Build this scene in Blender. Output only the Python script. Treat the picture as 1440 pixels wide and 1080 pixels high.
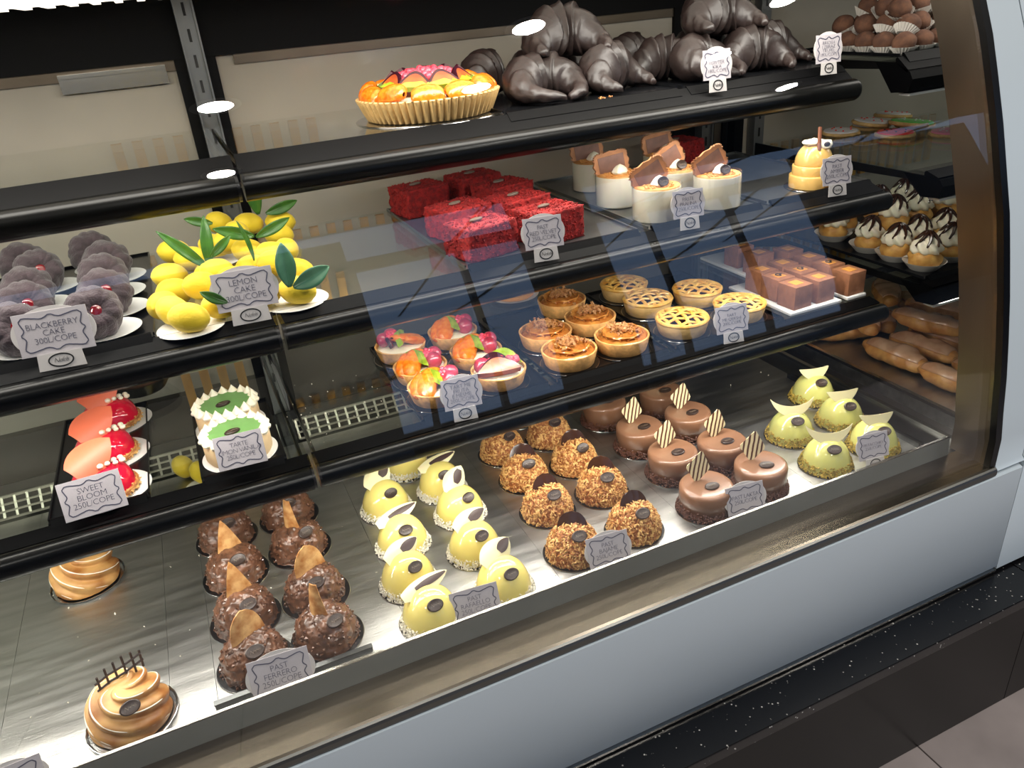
import bpy, bmesh, math, random
from math import sin, cos, pi, radians, sqrt, atan2
from mathutils import Vector, Matrix, noise

random.seed(7)
for _o in list(bpy.data.objects):
    bpy.data.objects.remove(_o, do_unlink=True)
SC = bpy.context.scene
COL = SC.collection
# strengths of sky, lamps and exposure
SKY, EXPO = 1.0, 0.0
P_CAN, P_S1, P_S2, P_S3, P_DOWN = 6.2, 2.9, 3.6, 3.4, 14.0

# ------------------------------------------------------------------ camera, world, exposure
CZ = 1.343
cam_d = bpy.data.cameras.new('camera')
cam_d.sensor_width = 36.0
cam_d.lens = 27.0
cam_d.clip_start = 0.02
cam = bpy.data.objects.new('camera', cam_d)
COL.objects.link(cam)
cam.matrix_world = Matrix(((0.9100192, 0.24971907, -0.33091607, 0.0),
                           (-0.40704205, 0.38682565, -0.82745555, 0.0),
                           (-0.07862461, 0.88769719, 0.45366493, CZ),
                           (0, 0, 0, 1)))
SC.camera = cam
# (rows above are the world axes in camera space)
world = bpy.data.worlds.new('overcast_sky')
SC.world = world
world.use_nodes = True
wb = world.node_tree.nodes['Background']
wb.inputs['Color'].default_value = (0.40, 0.60, 1.0, 1)
wb.inputs['Strength'].default_value = SKY
SC.view_settings.view_transform = 'Standard'
SC.view_settings.look = 'None'
SC.view_settings.exposure = EXPO
SC.view_settings.gamma = 1.0
SC.view_settings.use_curve_mapping = False
SC.cycles.max_bounces = 10
SC.cycles.diffuse_bounces = 3
SC.cycles.glossy_bounces = 4
SC.cycles.transmission_bounces = 6
SC.cycles.transparent_max_bounces = 24
SC.cycles.caustics_reflective = False
SC.cycles.caustics_refractive = False
SC.cycles.sample_clamp_indirect = 4.0


def lamp(name, loc, sx, sy, power, color=(1.0, 0.86, 0.68), rot=(0, 0, 0), shape='RECTANGLE', spread=180):
    d = bpy.data.lights.new(name, 'AREA')
    d.shape = shape
    d.size = sx
    if shape in ('RECTANGLE', 'ELLIPSE'):
        d.size_y = sy
    d.energy = power
    d.color = color
    d.spread = radians(spread)
    o = bpy.data.objects.new(name, d)
    o.location = loc
    o.rotation_euler = rot
    COL.objects.link(o)
    return o


# strip lamps: under the canopy and under the tube of every shelf; round downlights in the ceiling
WARM = (1.0, 0.945, 0.86)
for bx, bw, bp, bc in ((-0.50, 1.06, 1.0, 1.0), (0.61, 1.00, 1.0, 1.0), (1.75, 0.9, 0.85, 0.35)):
    lamp('canopy_strip_light', (bx, 1.06, 1.368), bw, 0.10, P_CAN * bw * bc, WARM)
    for (ty, tz, pw) in ((1.105, 1.1205, P_S1), (1.003, 0.942, P_S2), (0.972, 0.739, P_S3)):
        lamp('shelf_strip_light', (bx, ty, tz), bw, 0.014, pw * bw * bp, WARM, (radians(8), 0, 0))
DOWN = [(-1.2, -0.8), (0.2, -0.8), (1.37, -0.35), (1.30, -1.0), (0.2, -1.8), (2.6, -0.35), (2.6, -1.0), (3.6, -1.8)]
for dx, dy in DOWN:
    lamp('ceiling_downlight_beam', (dx, dy, 2.885), 0.13, 0.13, P_DOWN, (1.0, 0.95, 0.9), (0, 0, 0), 'DISK')


# ------------------------------------------------------------------ materials
def lin(c):
    return tuple(((v / 255.0) / 12.92 if v / 255.0 <= 0.04045 else ((v / 255.0 + 0.055) / 1.055) ** 2.4) for v in c) + (1.0,)


MATS = {}


def mat(name, rgb, rough=0.5, metal=0.0, var=0.0, vs=40.0, bump=0.0, bs=120.0, sss=0.0, coat=0.0, rgb2=None, spec=0.5,
        sheen=0.0, emit=0.0, stretch=None, lo=0.35, hi=0.65, detail=4.0, rvar=0.0):
    m = bpy.data.materials.new(name)
    m.use_nodes = True
    nt = m.node_tree
    b = nt.nodes['Principled BSDF']
    b.inputs['Base Color'].default_value = lin(rgb)
    b.inputs['Roughness'].default_value = rough
    b.inputs['Metallic'].default_value = metal
    b.inputs['Specular IOR Level'].default_value = spec
    b.inputs['Subsurface Weight'].default_value = sss
    b.inputs['Subsurface Radius'].default_value = (0.010, 0.006, 0.003)
    b.inputs['Coat Weight'].default_value = coat
    b.inputs['Coat Roughness'].default_value = 0.08
    b.inputs['Sheen Weight'].default_value = sheen
    if emit:
        b.inputs['Emission Color'].default_value = lin(rgb)
        b.inputs['Emission Strength'].default_value = emit
    tc = None
    if var or rgb2 or bump or rvar:
        tc = nt.nodes.new('ShaderNodeTexCoord')
        vec = tc.outputs['Object']
        if stretch:
            mp = nt.nodes.new('ShaderNodeMapping')
            mp.inputs['Scale'].default_value = stretch
            nt.links.new(vec, mp.inputs['Vector'])
            vec = mp.outputs['Vector']
    if var or rgb2:
        n = nt.nodes.new('ShaderNodeTexNoise')
        n.inputs['Scale'].default_value = vs
        n.inputs['Detail'].default_value = detail
        nt.links.new(vec, n.inputs['Vector'])
        r = nt.nodes.new('ShaderNodeValToRGB')
        r.color_ramp.elements[0].position = lo
        r.color_ramp.elements[1].position = hi
        c2 = rgb2 or tuple(max(0, min(255, v * (1 + var))) for v in rgb)
        c1 = rgb if rgb2 else tuple(v * (1 - var) for v in rgb)
        r.color_ramp.elements[0].color = lin(c1)
        r.color_ramp.elements[1].color = lin(c2)
        nt.links.new(n.outputs['Fac'], r.inputs['Fac'])
        nt.links.new(r.outputs['Color'], b.inputs['Base Color'])
    if rvar:
        n3 = nt.nodes.new('ShaderNodeTexNoise')
        n3.inputs['Scale'].default_value = vs
        n3.inputs['Detail'].default_value = detail
        nt.links.new(vec, n3.inputs['Vector'])
        mr = nt.nodes.new('ShaderNodeMapRange')
        mr.inputs['To Min'].default_value = max(0.02, rough - rvar)
        mr.inputs['To Max'].default_value = rough + rvar
        mr.inputs['From Min'].default_value = 0.3
        mr.inputs['From Max'].default_value = 0.7
        nt.links.new(n3.outputs['Fac'], mr.inputs['Value'])
        nt.links.new(mr.outputs['Result'], b.inputs['Roughness'])
    if bump:
        n2 = nt.nodes.new('ShaderNodeTexNoise')
        n2.inputs['Scale'].default_value = bs
        n2.inputs['Detail'].default_value = 3.0
        nt.links.new(vec, n2.inputs['Vector'])
        bp = nt.nodes.new('ShaderNodeBump')
        bp.inputs['Strength'].default_value = bump
        bp.inputs['Distance'].default_value = 0.002
        nt.links.new(n2.outputs['Fac'], bp.inputs['Height'])
        nt.links.new(bp.outputs['Normal'], b.inputs['Normal'])
    MATS[name] = m
    return m


def glass_mat(name, tint, f0=0.04, rough=0.0):
    """clear sheet: transparent, with Schlick reflection at each of its two faces"""
    m = bpy.data.materials.new(name)
    m.use_nodes = True
    nt = m.node_tree
    nt.nodes.clear()
    out = nt.nodes.new('ShaderNodeOutputMaterial')
    tr = nt.nodes.new('ShaderNodeBsdfTransparent')
    tr.inputs['Color'].default_value = tint + (1,)
    gl = nt.nodes.new('ShaderNodeBsdfGlossy')
    gl.inputs['Roughness'].default_value = rough
    gl.inputs['Color'].default_value = (1, 1, 1, 1)
    lw = nt.nodes.new('ShaderNodeLayerWeight')
    lw.inputs['Blend'].default_value = 0.5
    pw = nt.nodes.new('ShaderNodeMath')
    pw.operation = 'POWER'
    pw.inputs[1].default_value = 5.0
    ml = nt.nodes.new('ShaderNodeMath')
    ml.operation = 'MULTIPLY_ADD'
    ml.inputs[1].default_value = 1 - f0
    ml.inputs[2].default_value = f0
    mx = nt.nodes.new('ShaderNodeMixShader')
    nt.links.new(lw.outputs['Facing'], pw.inputs[0])
    nt.links.new(pw.outputs[0], ml.inputs[0])
    nt.links.new(ml.outputs[0], mx.inputs['Fac'])
    nt.links.new(tr.outputs[0], mx.inputs[1])
    nt.links.new(gl.outputs[0], mx.inputs[2])
    nt.links.new(mx.outputs[0], out.inputs['Surface'])
    MATS[name] = m
    return m


def stripe_mat(name, c1, c2, scale, rough=0.4, distort=2.0, axis='X', lo=0.45, hi=0.55):
    m = mat(name, c1, rough)
    nt = m.node_tree
    b = nt.nodes['Principled BSDF']
    tc = nt.nodes.new('ShaderNodeTexCoord')
    w = nt.nodes.new('ShaderNodeTexWave')
    w.bands_direction = axis
    w.inputs['Scale'].default_value = scale
    w.inputs['Distortion'].default_value = distort
    w.inputs['Detail'].default_value = 2
    r = nt.nodes.new('ShaderNodeValToRGB')
    r.color_ramp.elements[0].position = lo
    r.color_ramp.elements[1].position = hi
    r.color_ramp.elements[0].color = lin(c1)
    r.color_ramp.elements[1].color = lin(c2)
    nt.links.new(tc.outputs['Object'], w.inputs['Vector'])
    nt.links.new(w.outputs['Fac'], r.inputs['Fac'])
    nt.links.new(r.outputs['Color'], b.inputs['Base Color'])
    return m


mat('steel', (188, 188, 185), 0.36, 1.0, var=0.06, vs=60, bump=0.16, bs=420, stretch=(0.12, 1, 1), rvar=0.06, lo=0.3, hi=0.7)
mat('ledge_steel', (92, 86, 76), 0.25, 1.0)
mat('steel_frame', (104, 94, 82), 0.36, 1.0, var=0.06, vs=5, rvar=0.05, stretch=(1, 1, 0.3))
mat('steel_bright', (205, 203, 196), 0.22, 1.0)
mat('edge_steel', (110, 110, 106), 0.38, 0.9)
mat('stone_dark', (12, 11, 11), 0.30, spec=0.22)
mat('steel_dark', (92, 94, 94), 0.30, 1.0, var=0.15, vs=10)
mat('lip_steel', (128, 130, 122), 0.34, 0.3, var=0.04, vs=6)
mat('black_gloss', (6, 6, 8), 0.22, spec=0.4)
mat('rail_black', (4, 4, 5), 0.45, spec=0.06)
mat('frame_black', (5, 5, 6), 0.55, spec=0.12)
mat('black_satin', (6, 6, 7), 0.30, spec=0.35)
mat('black_matt', (14, 14, 15), 0.6)
mat('tube_black', (9, 9, 8), 0.26, spec=0.20)
mat('tray_grey', (128, 130, 130), 0.30, 0.9, var=0.08, vs=12)
mat('tray_black', (30, 31, 34), 0.22, 0.6, var=0.2, vs=20)
mat('white_panel', (196, 208, 214), 0.30, spec=0.5)
mat('beige_door', (168, 162, 150), 0.12, spec=0.5, var=0.05, vs=3)
mat('gold_slat', (190, 142, 66), 0.30, 0.8, var=0.2, vs=18, stretch=(1, 1, 0.2))
mat('brown_dark', (30, 24, 20), 0.5)
mat('post_grey', (120, 122, 122), 0.35, 0.7)
mat('grille', (196, 192, 178), 0.35, 0.6)
mat('board_black', (12, 12, 13), 0.28, spec=0.5)
mat('board_silver', (200, 200, 200), 0.2, 1.0)
mat('board_white', (236, 234, 230), 0.5)
mat('plate_white', (238, 238, 236), 0.18, spec=0.5)
mat('card', (186, 180, 184), 0.45, var=0.02, vs=30)
mat('card_back', (200, 195, 192), 0.45)
mat('ink', (74, 74, 92), 0.6)
mat('ink_black', (14, 14, 16), 0.5)
mat('nut_chocolate', (98, 66, 48), 0.28, var=0.20, vs=90, bump=0.35, bs=260, spec=0.5, coat=0.3)
mat('dark_chocolate', (44, 31, 27), 0.34, spec=0.5)
mat('dark_gloss_chocolate', (58, 34, 22), 0.16, spec=0.55)
mat('croissant_chocolate', (40, 31, 29), 0.38, var=0.14, vs=30, bump=0.30, bs=110, spec=0.5)
mat('button_chocolate', (52, 38, 32), 0.36)
mat('emblem', (150, 134, 118), 0.5)
mat('wafer', (222, 176, 116), 0.55, rgb2=(172, 112, 56), vs=70)
mat('wafer_dark', (120, 66, 30), 0.5, rgb2=(170, 108, 56), vs=90)
mat('lemon_glaze', (240, 222, 128), 0.12, spec=0.5, coat=0.6, sss=0.15)
mat('coconut', (244, 238, 220), 0.7)
mat('white_chocolate', (232, 222, 176), 0.36, sss=0.1)
mat('swoosh', (66, 50, 48), 0.4)
mat('crumb_nut', (200, 142, 80), 0.5, rgb2=(148, 86, 40), vs=160)
mat('crumb_pale', (222, 176, 108), 0.55)
mat('crumb_core', (150, 84, 36), 0.6)
mat('milk_chocolate', (136, 98, 74), 0.26, var=0.03, vs=30, spec=0.5, coat=0.25)
mat('choc_nibs', (92, 56, 42), 0.5)
stripe_mat('striped_choc', (92, 54, 36), (240, 226, 180), 40.0, 0.35, 1.5, 'X', 0.30, 0.42)
mat('pistachio_glaze', (206, 204, 122), 0.10, var=0.03, vs=20, coat=0.7, sss=0.15)
mat('pistachio_crumb', (206, 176, 74), 0.6, rgb2=(122, 104, 40), vs=170)
mat('meringue', (206, 160, 98), 0.42, rgb2=(150, 92, 36), vs=22, lo=0.36, hi=0.62, sss=0.1)
mat('meringue_white', (246, 238, 222), 0.45, sss=0.1)
mat('pastry_crust', (222, 168, 102), 0.55, var=0.14, vs=55, bump=0.5, bs=220)
mat('pastry_pale', (216, 178, 116), 0.6, var=0.08, vs=40, bump=0.4, bs=240)
mat('custard', (246, 236, 210), 0.35, sss=0.1)
mat('mandarin', (218, 100, 12), 0.16, rgb2=(234, 140, 40), vs=130, coat=0.2, sss=0.2, bump=0.4, bs=150)
mat('kiwi', (166, 188, 56), 0.14, rgb2=(132, 160, 38), vs=70, coat=0.5)
mat('grape', (150, 38, 60), 0.08, rgb2=(190, 70, 92), vs=30, coat=0.7, sss=0.2)
mat('redcurrant', (214, 44, 70), 0.10, rgb2=(232, 96, 116), vs=60, coat=0.6, sss=0.2)
mat('plum_flesh', (190, 96, 44), 0.3, rgb2=(160, 70, 40), vs=50, coat=0.15)
mat('plum_skin', (58, 22, 34), 0.12, coat=0.6)
mat('apple_slice', (214, 148, 72), 0.2, rgb2=(160, 88, 32), vs=60, coat=0.4)
mat('walnut', (158, 102, 58), 0.5, rgb2=(196, 146, 92), vs=120)
mat('filling', (46, 34, 50), 0.25, coat=0.3)
mat('lattice_dough', (240, 196, 104), 0.35, rgb2=(222, 158, 66), vs=70, coat=0.3)
mat('cocoa_cube', (146, 96, 66), 0.75, var=0.08, vs=70, bump=0.3, bs=300)
mat('caramel_top', (214, 150, 70), 0.4)
mat('flock_berry', (60, 48, 53), 0.9, var=0.14, vs=60, bump=0.8, bs=420, sheen=0.25)
mat('red_gel', (112, 14, 24), 0.08, coat=0.6, sss=0.2)
mat('lemon_velvet', (238, 206, 40), 0.6, var=0.02, vs=40, bump=0.25, bs=380, sheen=0.2)
mat('leaf', (66, 112, 40), 0.28, rgb2=(40, 82, 34), vs=40)
mat('leaf_blue', (88, 136, 104), 0.28, rgb2=(66, 112, 82), vs=40)
mat('red_velvet', (164, 26, 22), 0.8, rgb2=(116, 12, 14), vs=130, bump=0.6, bs=320)
mat('plaque_grey', (120, 104, 92), 0.4)
glass_mat('cup_clear', (0.97, 0.97, 0.97), 0.05)
mat('cream', (248, 240, 216), 0.5, sss=0.1)
mat('biscuit', (176, 122, 82), 0.6, var=0.10, vs=60, bump=0.3, bs=200)
mat('biscuit_face', (128, 92, 78), 0.5, var=0.08, vs=60)
mat('praline_dust', (222, 164, 92), 0.7, rgb2=(196, 130, 62), vs=140)
mat('amber_glaze', (240, 196, 116), 0.22, coat=0.4, sss=0.15)
mat('cinnamon', (132, 78, 52), 0.5)
mat('pink_glaze', (218, 24, 58), 0.08, coat=0.7, sss=0.15)
mat('petal_coral', (228, 116, 84), 0.4, sss=0.1)
mat('green_top', (110, 156, 88), 0.45, var=0.05, vs=50)
mat('tart_side', (240, 210, 162), 0.5, var=0.05, vs=40)
mat('truffle_cocoa', (88, 60, 48), 0.9, rgb2=(116, 80, 60), vs=70, bump=0.4, bs=260)
mat('paper_cup', (232, 228, 220), 0.55)
mat('choux', (228, 180, 98), 0.5, rgb2=(198, 140, 66), vs=60, bump=0.5, bs=150)
mat('strudel', (214, 160, 92), 0.42, rgb2=(178, 116, 58), vs=34, bump=0.6, bs=90)
mat('icing_glaze', (208, 168, 136), 0.22, rgb2=(186, 138, 104), vs=30, coat=0.4)
mat('icing_red', (226, 54, 40), 0.3)
mat('icing_green', (104, 190, 92), 0.3)
mat('icing_pink', (242, 150, 176), 0.3)
mat('icing_white', (222, 220, 220), 0.35)
mat('cocoa_brown', (64, 40, 26), 0.5, var=0.2, vs=60)
glass_mat('front_glass', (0.985, 0.99, 0.985), 0.04)
glass_mat('shelf_glass', (0.93, 0.95, 0.93), 0.045)
mat('granite', (14, 14, 16), 0.22, spec=0.5)
mat('granite_speckle', (150, 150, 146), 0.4)
mat('floor_tile', (150, 140, 136), 0.35, var=0.06, vs=6, bump=0.1, bs=40)
mat('grout', (60, 56, 54), 0.8)
mat('room_dark', (34, 32, 31), 0.7)
mat('ceiling_dark', (17, 17, 19), 0.7)
mat('lamp_cover', (255, 246, 232), 0.4, emit=1.6)
mat('trim_white', (230, 230, 228), 0.4)
mat('mullion', (30, 32, 36), 0.5)
mat('pot', (90, 84, 78), 0.6)


# granite flecks belong to the stone itself
def granite_flecks():
    m = MATS['granite']
    nt = m.node_tree
    b = nt.nodes['Principled BSDF']
    tc = nt.nodes.new('ShaderNodeTexCoord')
    v = nt.nodes.new('ShaderNodeTexVoronoi')
    v.inputs['Scale'].default_value = 110
    r = nt.nodes.new('ShaderNodeValToRGB')
    r.color_ramp.elements[0].position = 0.12
    r.color_ramp.elements[0].color = (1, 1, 1, 1)
    r.color_ramp.elements[1].position = 0.18
    r.color_ramp.elements[1].color = (0, 0, 0, 1)
    n = nt.nodes.new('ShaderNodeTexNoise')
    n.inputs['Scale'].default_value = 60
    r2 = nt.nodes.new('ShaderNodeValToRGB')
    r2.color_ramp.elements[0].position = 0.52
    r2.color_ramp.elements[0].color = (0, 0, 0, 1)
    r2.color_ramp.elements[1].position = 0.60
    r2.color_ramp.elements[1].color = (1, 1, 1, 1)
    mul = nt.nodes.new('ShaderNodeMath')
    mul.operation = 'MULTIPLY'
    mx = nt.nodes.new('ShaderNodeMix')
    mx.data_type = 'RGBA'
    mx.inputs[6].default_value = lin((13, 13, 15))
    mx.inputs[7].default_value = lin((190, 188, 180))
    nt.links.new(tc.outputs['Object'], v.inputs['Vector'])
    nt.links.new(tc.outputs['Object'], n.inputs['Vector'])
    nt.links.new(v.outputs['Distance'], r.inputs['Fac'])
    nt.links.new(n.outputs['Fac'], r2.inputs['Fac'])
    nt.links.new(r.outputs['Color'], mul.inputs[0])
    nt.links.new(r2.outputs['Color'], mul.inputs[1])
    nt.links.new(mul.outputs[0], mx.inputs[0])
    nt.links.new(mx.outputs[2], b.inputs['Base Color'])


granite_flecks()


# ------------------------------------------------------------------ mesh helpers: a shape is (verts, faces)
def add(*shapes):
    V, F = [], []
    for v, f in shapes:
        k = len(V)
        V.extend(v)
        F.extend([tuple(i + k for i in q) for q in f])
    return V, F


def xf(shape, loc=(0, 0, 0), rot=(0, 0, 0), sc=(1, 1, 1)):
    from mathutils import Euler
    m = Matrix.Translation(Vector(loc)) @ Euler(rot).to_matrix().to_4x4() @ Matrix.Diagonal(Vector(sc).to_4d())
    return [tuple(m @ Vector(v)) for v in shape[0]], shape[1]


def box(x0, x1, y0, y1, z0, z1):
    V = [(x0, y0, z0), (x1, y0, z0), (x1, y1, z0), (x0, y1, z0), (x0, y0, z1), (x1, y0, z1), (x1, y1, z1), (x0, y1, z1)]
    return V, [(0, 3, 2, 1), (4, 5, 6, 7), (0, 1, 5, 4), (1, 2, 6, 5), (2, 3, 7, 6), (3, 0, 4, 7)]


def bbox(x0, x1, y0, y1, z0, z1, b=0.001):
    """box with chamfered vertical and horizontal edges"""
    bm = bmesh.new()
    V, F = box(x0, x1, y0, y1, z0, z1)
    vs = [bm.verts.new(v) for v in V]
    for f in F:
        bm.faces.new([vs[i] for i in f])
    bmesh.ops.bevel(bm, geom=bm.edges[:], offset=b, segments=2, affect='EDGES', profile=0.6)
    bm.verts.index_update()
    r = ([tuple(v.co) for v in bm.verts], [tuple(v.index for v in f.verts) for f in bm.faces])
    bm.free()
    return r


def lathe(prof, n=32, rf=None):
    """revolve (r, z) points; rf(angle, i) scales the radius"""
    V, F = [], []
    for i, (r, z) in enumerate(prof):
        for k in range(n):
            a = 2 * pi * k / n
            q = r * (rf(a, i) if rf else 1)
            V.append((q * cos(a), q * sin(a), z))
    for i in range(len(prof) - 1):
        for k in range(n):
            k2 = (k + 1) % n
            F.append((i * n + k, i * n + k2, (i + 1) * n + k2, (i + 1) * n + k))
    if prof[0][0] > 1e-6:
        F.append(tuple(range(n - 1, -1, -1)))
    if prof[-1][0] > 1e-6:
        F.append(tuple((len(prof) - 1) * n + k for k in range(n)))
    return V, F


def disc(r, z0, z1, n=40, b=0.0008):
    return lathe([(r - b, z0), (r, z0 + b), (r, z1 - b), (r - b, z1)], n)


def tube(path, rad, n=10, closed=False, flat=1.0, cap=True):
    P = [Vector(p) for p in path]
    m = len(P)
    rad = [rad] * m if not hasattr(rad, '__len__') else rad
    V, F = [], []
    up = None
    for i in range(m):
        if closed:
            t = P[(i + 1) % m] - P[i - 1]
        else:
            t = P[min(i + 1, m - 1)] - P[max(i - 1, 0)]
        t.normalize()
        if up is None:
            up = Vector((0, 0, 1)) if abs(t.z) < 0.9 else Vector((1, 0, 0))
        s = t.cross(up).normalized()
        up = s.cross(t).normalized()
        for k in range(n):
            a = 2 * pi * k / n
            V.append(tuple(P[i] + s * (cos(a) * rad[i]) + up * (sin(a) * rad[i] * flat)))
    for i in range(m if closed else m - 1):
        j = (i + 1) % m
        for k in range(n):
            k2 = (k + 1) % n
            F.append((i * n + k, i * n + k2, j * n + k2, j * n + k))
    if cap and not closed:
        F.append(tuple(range(n - 1, -1, -1)))
        F.append(tuple((m - 1) * n + k for k in range(n)))
    return V, F


def prism(outline, z0, z1):
    """flat outline (x, y) given thickness along z"""
    n = len(outline)
    V = [(x, y, z0) for x, y in outline] + [(x, y, z1) for x, y in outline]
    F = [tuple(range(n - 1, -1, -1)), tuple(range(n, 2 * n))]
    F += [(i, (i + 1) % n, n + (i + 1) % n, n + i) for i in range(n)]
    return V, F


def dome_prof(r, h, n=14, e=1.0, foot=0.0):
    p = [(r, foot)] if foot else []
    for i in range(n + 1):
        a = (pi / 2) * i / n
        p.append((r * cos(a) ** e if i < n else 0.0004, foot + (h - foot) * sin(a)))
    return p


def ball(r, n=12, m=8, sc=(1, 1, 1)):
    V, F = lathe([(max(1e-4, r * sin(pi * i / m)), -r * cos(pi * i / m)) for i in range(m + 1)], n)
    return [(x * sc[0], y * sc[1], z * sc[2]) for x, y, z in V], F


def nz(p, f, seed=0.0):
    return noise.noise(Vector((p[0] * f + seed, p[1] * f + seed * 1.7, p[2] * f - seed)))


def lump(shape, amp, freq, seed=0.0, c=(0, 0, 0.015), zmin=None):
    out = []
    for v in shape[0]:
        d = Vector(v) - Vector(c)
        l = d.length or 1
        q = Vector(v) + d / l * (amp * nz(v, freq, seed))
        if zmin is not None:
            q.z = max(zmin, q.z)
        out.append(tuple(q))
    return out, shape[1]


def flake(rnd, s, flat=0.45, long=1.6):
    """a small irregular chip of eight triangles"""
    a = [Vector((s * long * rnd.uniform(.7, 1.2), 0, 0)), Vector((0, s * rnd.uniform(.6, 1.1), 0)), Vector((-s * long * rnd.uniform(.7, 1.2), 0, 0)),
         Vector((0, -s * rnd.uniform(.6, 1.1), 0)), Vector((0, 0, s * flat)), Vector((0, 0, -s * flat))]
    return a, [(0, 1, 4), (1, 2, 4), (2, 3, 4), (3, 0, 4), (1, 0, 5), (2, 1, 5), (3, 2, 5), (0, 3, 5)]


def chips(points, s, seed, align=0.0, long=1.6, flat=0.45):
    """chips strewn on (point, normal) pairs"""
    rnd = random.Random(seed)
    V, F = [], []
    from mathutils import Euler
    for p, nrm in points:
        v, f = flake(rnd, s * rnd.uniform(0.6, 1.35), flat, long)
        q = Vector(nrm).to_track_quat('Z', 'Y').to_matrix() @ Euler((rnd.uniform(-1, 1) * (1 - align), rnd.uniform(-1, 1) * (1 - align), rnd.uniform(0, 6.28))).to_matrix()
        k = len(V)
        V.extend([tuple(q @ a + Vector(p)) for a in v])
        F.extend([tuple(i + k for i in t) for t in f])
    return V, F


def dome_points(r, h, n, seed, z0=0.0, z1=1.0, e=1.0, out=0.0):
    rnd = random.Random(seed)
    P = []
    while len(P) < n:
        s = rnd.uniform(z0, z1)
        a = math.asin(min(1, s))
        t = rnd.uniform(0, 2 * pi)
        q = r * cos(a) ** e
        nn = Vector((cos(t) * cos(a), sin(t) * cos(a), sin(a) * r / h)).normalized()
        P.append((Vector((q * cos(t), q * sin(t), h * s)) + nn * out, nn))
    return P


def ring_points(r0, r1, zt, n, seed):
    rnd = random.Random(seed)
    P = []
    for _ in range(n):
        t = rnd.uniform(0, 2 * pi)
        u = rnd.random()
        P.append(((cos(t) * (r0 + (r1 - r0) * u), sin(t) * (r0 + (r1 - r0) * u), zt * (1 - u) * rnd.uniform(.6, 1.1) + 0.002), (cos(t), sin(t), 0.6)))
    return P


def sheet(fn, nu=10, nv=8, th=0.0012):
    """thin curved piece: fn(u, v) -> point, given a thickness"""
    G = [[Vector(fn(i / nu, j / nv)) for j in range(nv + 1)] for i in range(nu + 1)]
    V, F = [], []
    N = []
    for i in range(nu + 1):
        for j in range(nv + 1):
            du = G[min(i + 1, nu)][j] - G[max(i - 1, 0)][j]
            dv = G[i][min(j + 1, nv)] - G[i][max(j - 1, 0)]
            n = du.cross(dv)
            N.append(n.normalized() if n.length > 1e-12 else Vector((0, 0, 1)))
            V.append(G[i][j])
    m = len(V)
    W = [tuple(V[k] + N[k] * th / 2) for k in range(m)] + [tuple(V[k] - N[k] * th / 2) for k in range(m)]
    id_ = lambda i, j: i * (nv + 1) + j
    for i in range(nu):
        for j in range(nv):
            q = (id_(i, j), id_(i + 1, j), id_(i + 1, j + 1), id_(i, j + 1))
            F.append(q)
            F.append(tuple(m + k for k in reversed(q)))
    edge = [id_(i, 0) for i in range(nu + 1)] + [id_(nu, j) for j in range(1, nv + 1)] + [id_(i, nv) for i in range(nu - 1, -1, -1)] + [id_(0, j) for j in range(nv - 1, 0, -1)]
    for a, b in zip(edge, edge[1:] + edge[:1]):
        F.append((b, a, m + a, m + b))
    return W, F


def data(name, shape, material, smooth=True, angle=40):
    me = bpy.data.meshes.new(name)
    me.from_pydata([tuple(v) for v in shape[0]], [], shape[1])
    me.materials.append(MATS[material])
    me.update()
    if smooth:
        me.polygons.foreach_set('use_smooth', [True] * len(me.polygons))
        if angle < 180:
            me.set_sharp_from_angle(angle=radians(angle))
    return me


def make(name, me, parent=None, loc=(0, 0, 0), rot=(0, 0, 0), label=None, kind=None):
    o = bpy.data.objects.new(name, me)
    COL.objects.link(o)
    o.location = loc
    o.rotation_euler = rot
    if parent is not None:
        o.parent = parent
    if label:
        o['label'] = label
    if kind:
        o['kind'] = kind
    return o


def part(name, shape, material, parent, loc=(0, 0, 0), rot=(0, 0, 0), label=None, kind=None, smooth=True, angle=40):
    return make(name, data(name, shape, material, smooth, angle), parent, loc, rot, label, kind)


def tag(o, label, cat, group=None):
    o['label'] = label
    o['category'] = cat
    if group:
        o['group'] = group
    return o


def thing(name, label, cat, loc, rz=0.0, group=None, rot=None):
    o = bpy.data.objects.new(name, None)
    o.empty_display_size = 0.02
    COL.objects.link(o)
    o.location = loc
    o.rotation_euler = rot if rot else (0, 0, rz)
    return tag(o, label, cat, group)


_FONT = {}


def text_data(body, size, material, thick=0.0001, space=1.0, line=0.95, shear=0.0, bold=-0.00022):
    key = (body, size, material)
    if key in _FONT:
        return _FONT[key]
    cu = bpy.data.curves.new('lettering', 'FONT')
    cu.body = body
    cu.size = size
    cu.align_x = 'CENTER'
    cu.align_y = 'CENTER'
    cu.extrude = thick

    cu.offset = bold
    cu.space_character = space
    cu.space_line = line
    cu.shear = shear

    cu.resolution_u = 2
    t = bpy.data.objects.new('lettering', cu)
    COL.objects.link(t)
    bpy.context.view_layer.update()
    me = bpy.data.meshes.new_from_object(t.evaluated_get(bpy.context.evaluated_depsgraph_get()))
    me.name = 'lettering'
    bpy.data.objects.remove(t, do_unlink=True)
    me.materials.clear()
    me.materials.append(MATS[material])
    _FONT[key] = me
    return me


KIND = {}      # kind -> list of part specs, built once and shared by every copy


def spec(name, shape, material, loc=(0, 0, 0), rot=(0, 0, 0), kids=(), label=None, kind=None, smooth=True, angle=40):
    me = shape if isinstance(shape, bpy.types.Mesh) else data(name, shape, material, smooth, angle)
    return (name, me, loc, rot, list(kids), label, kind)


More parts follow.
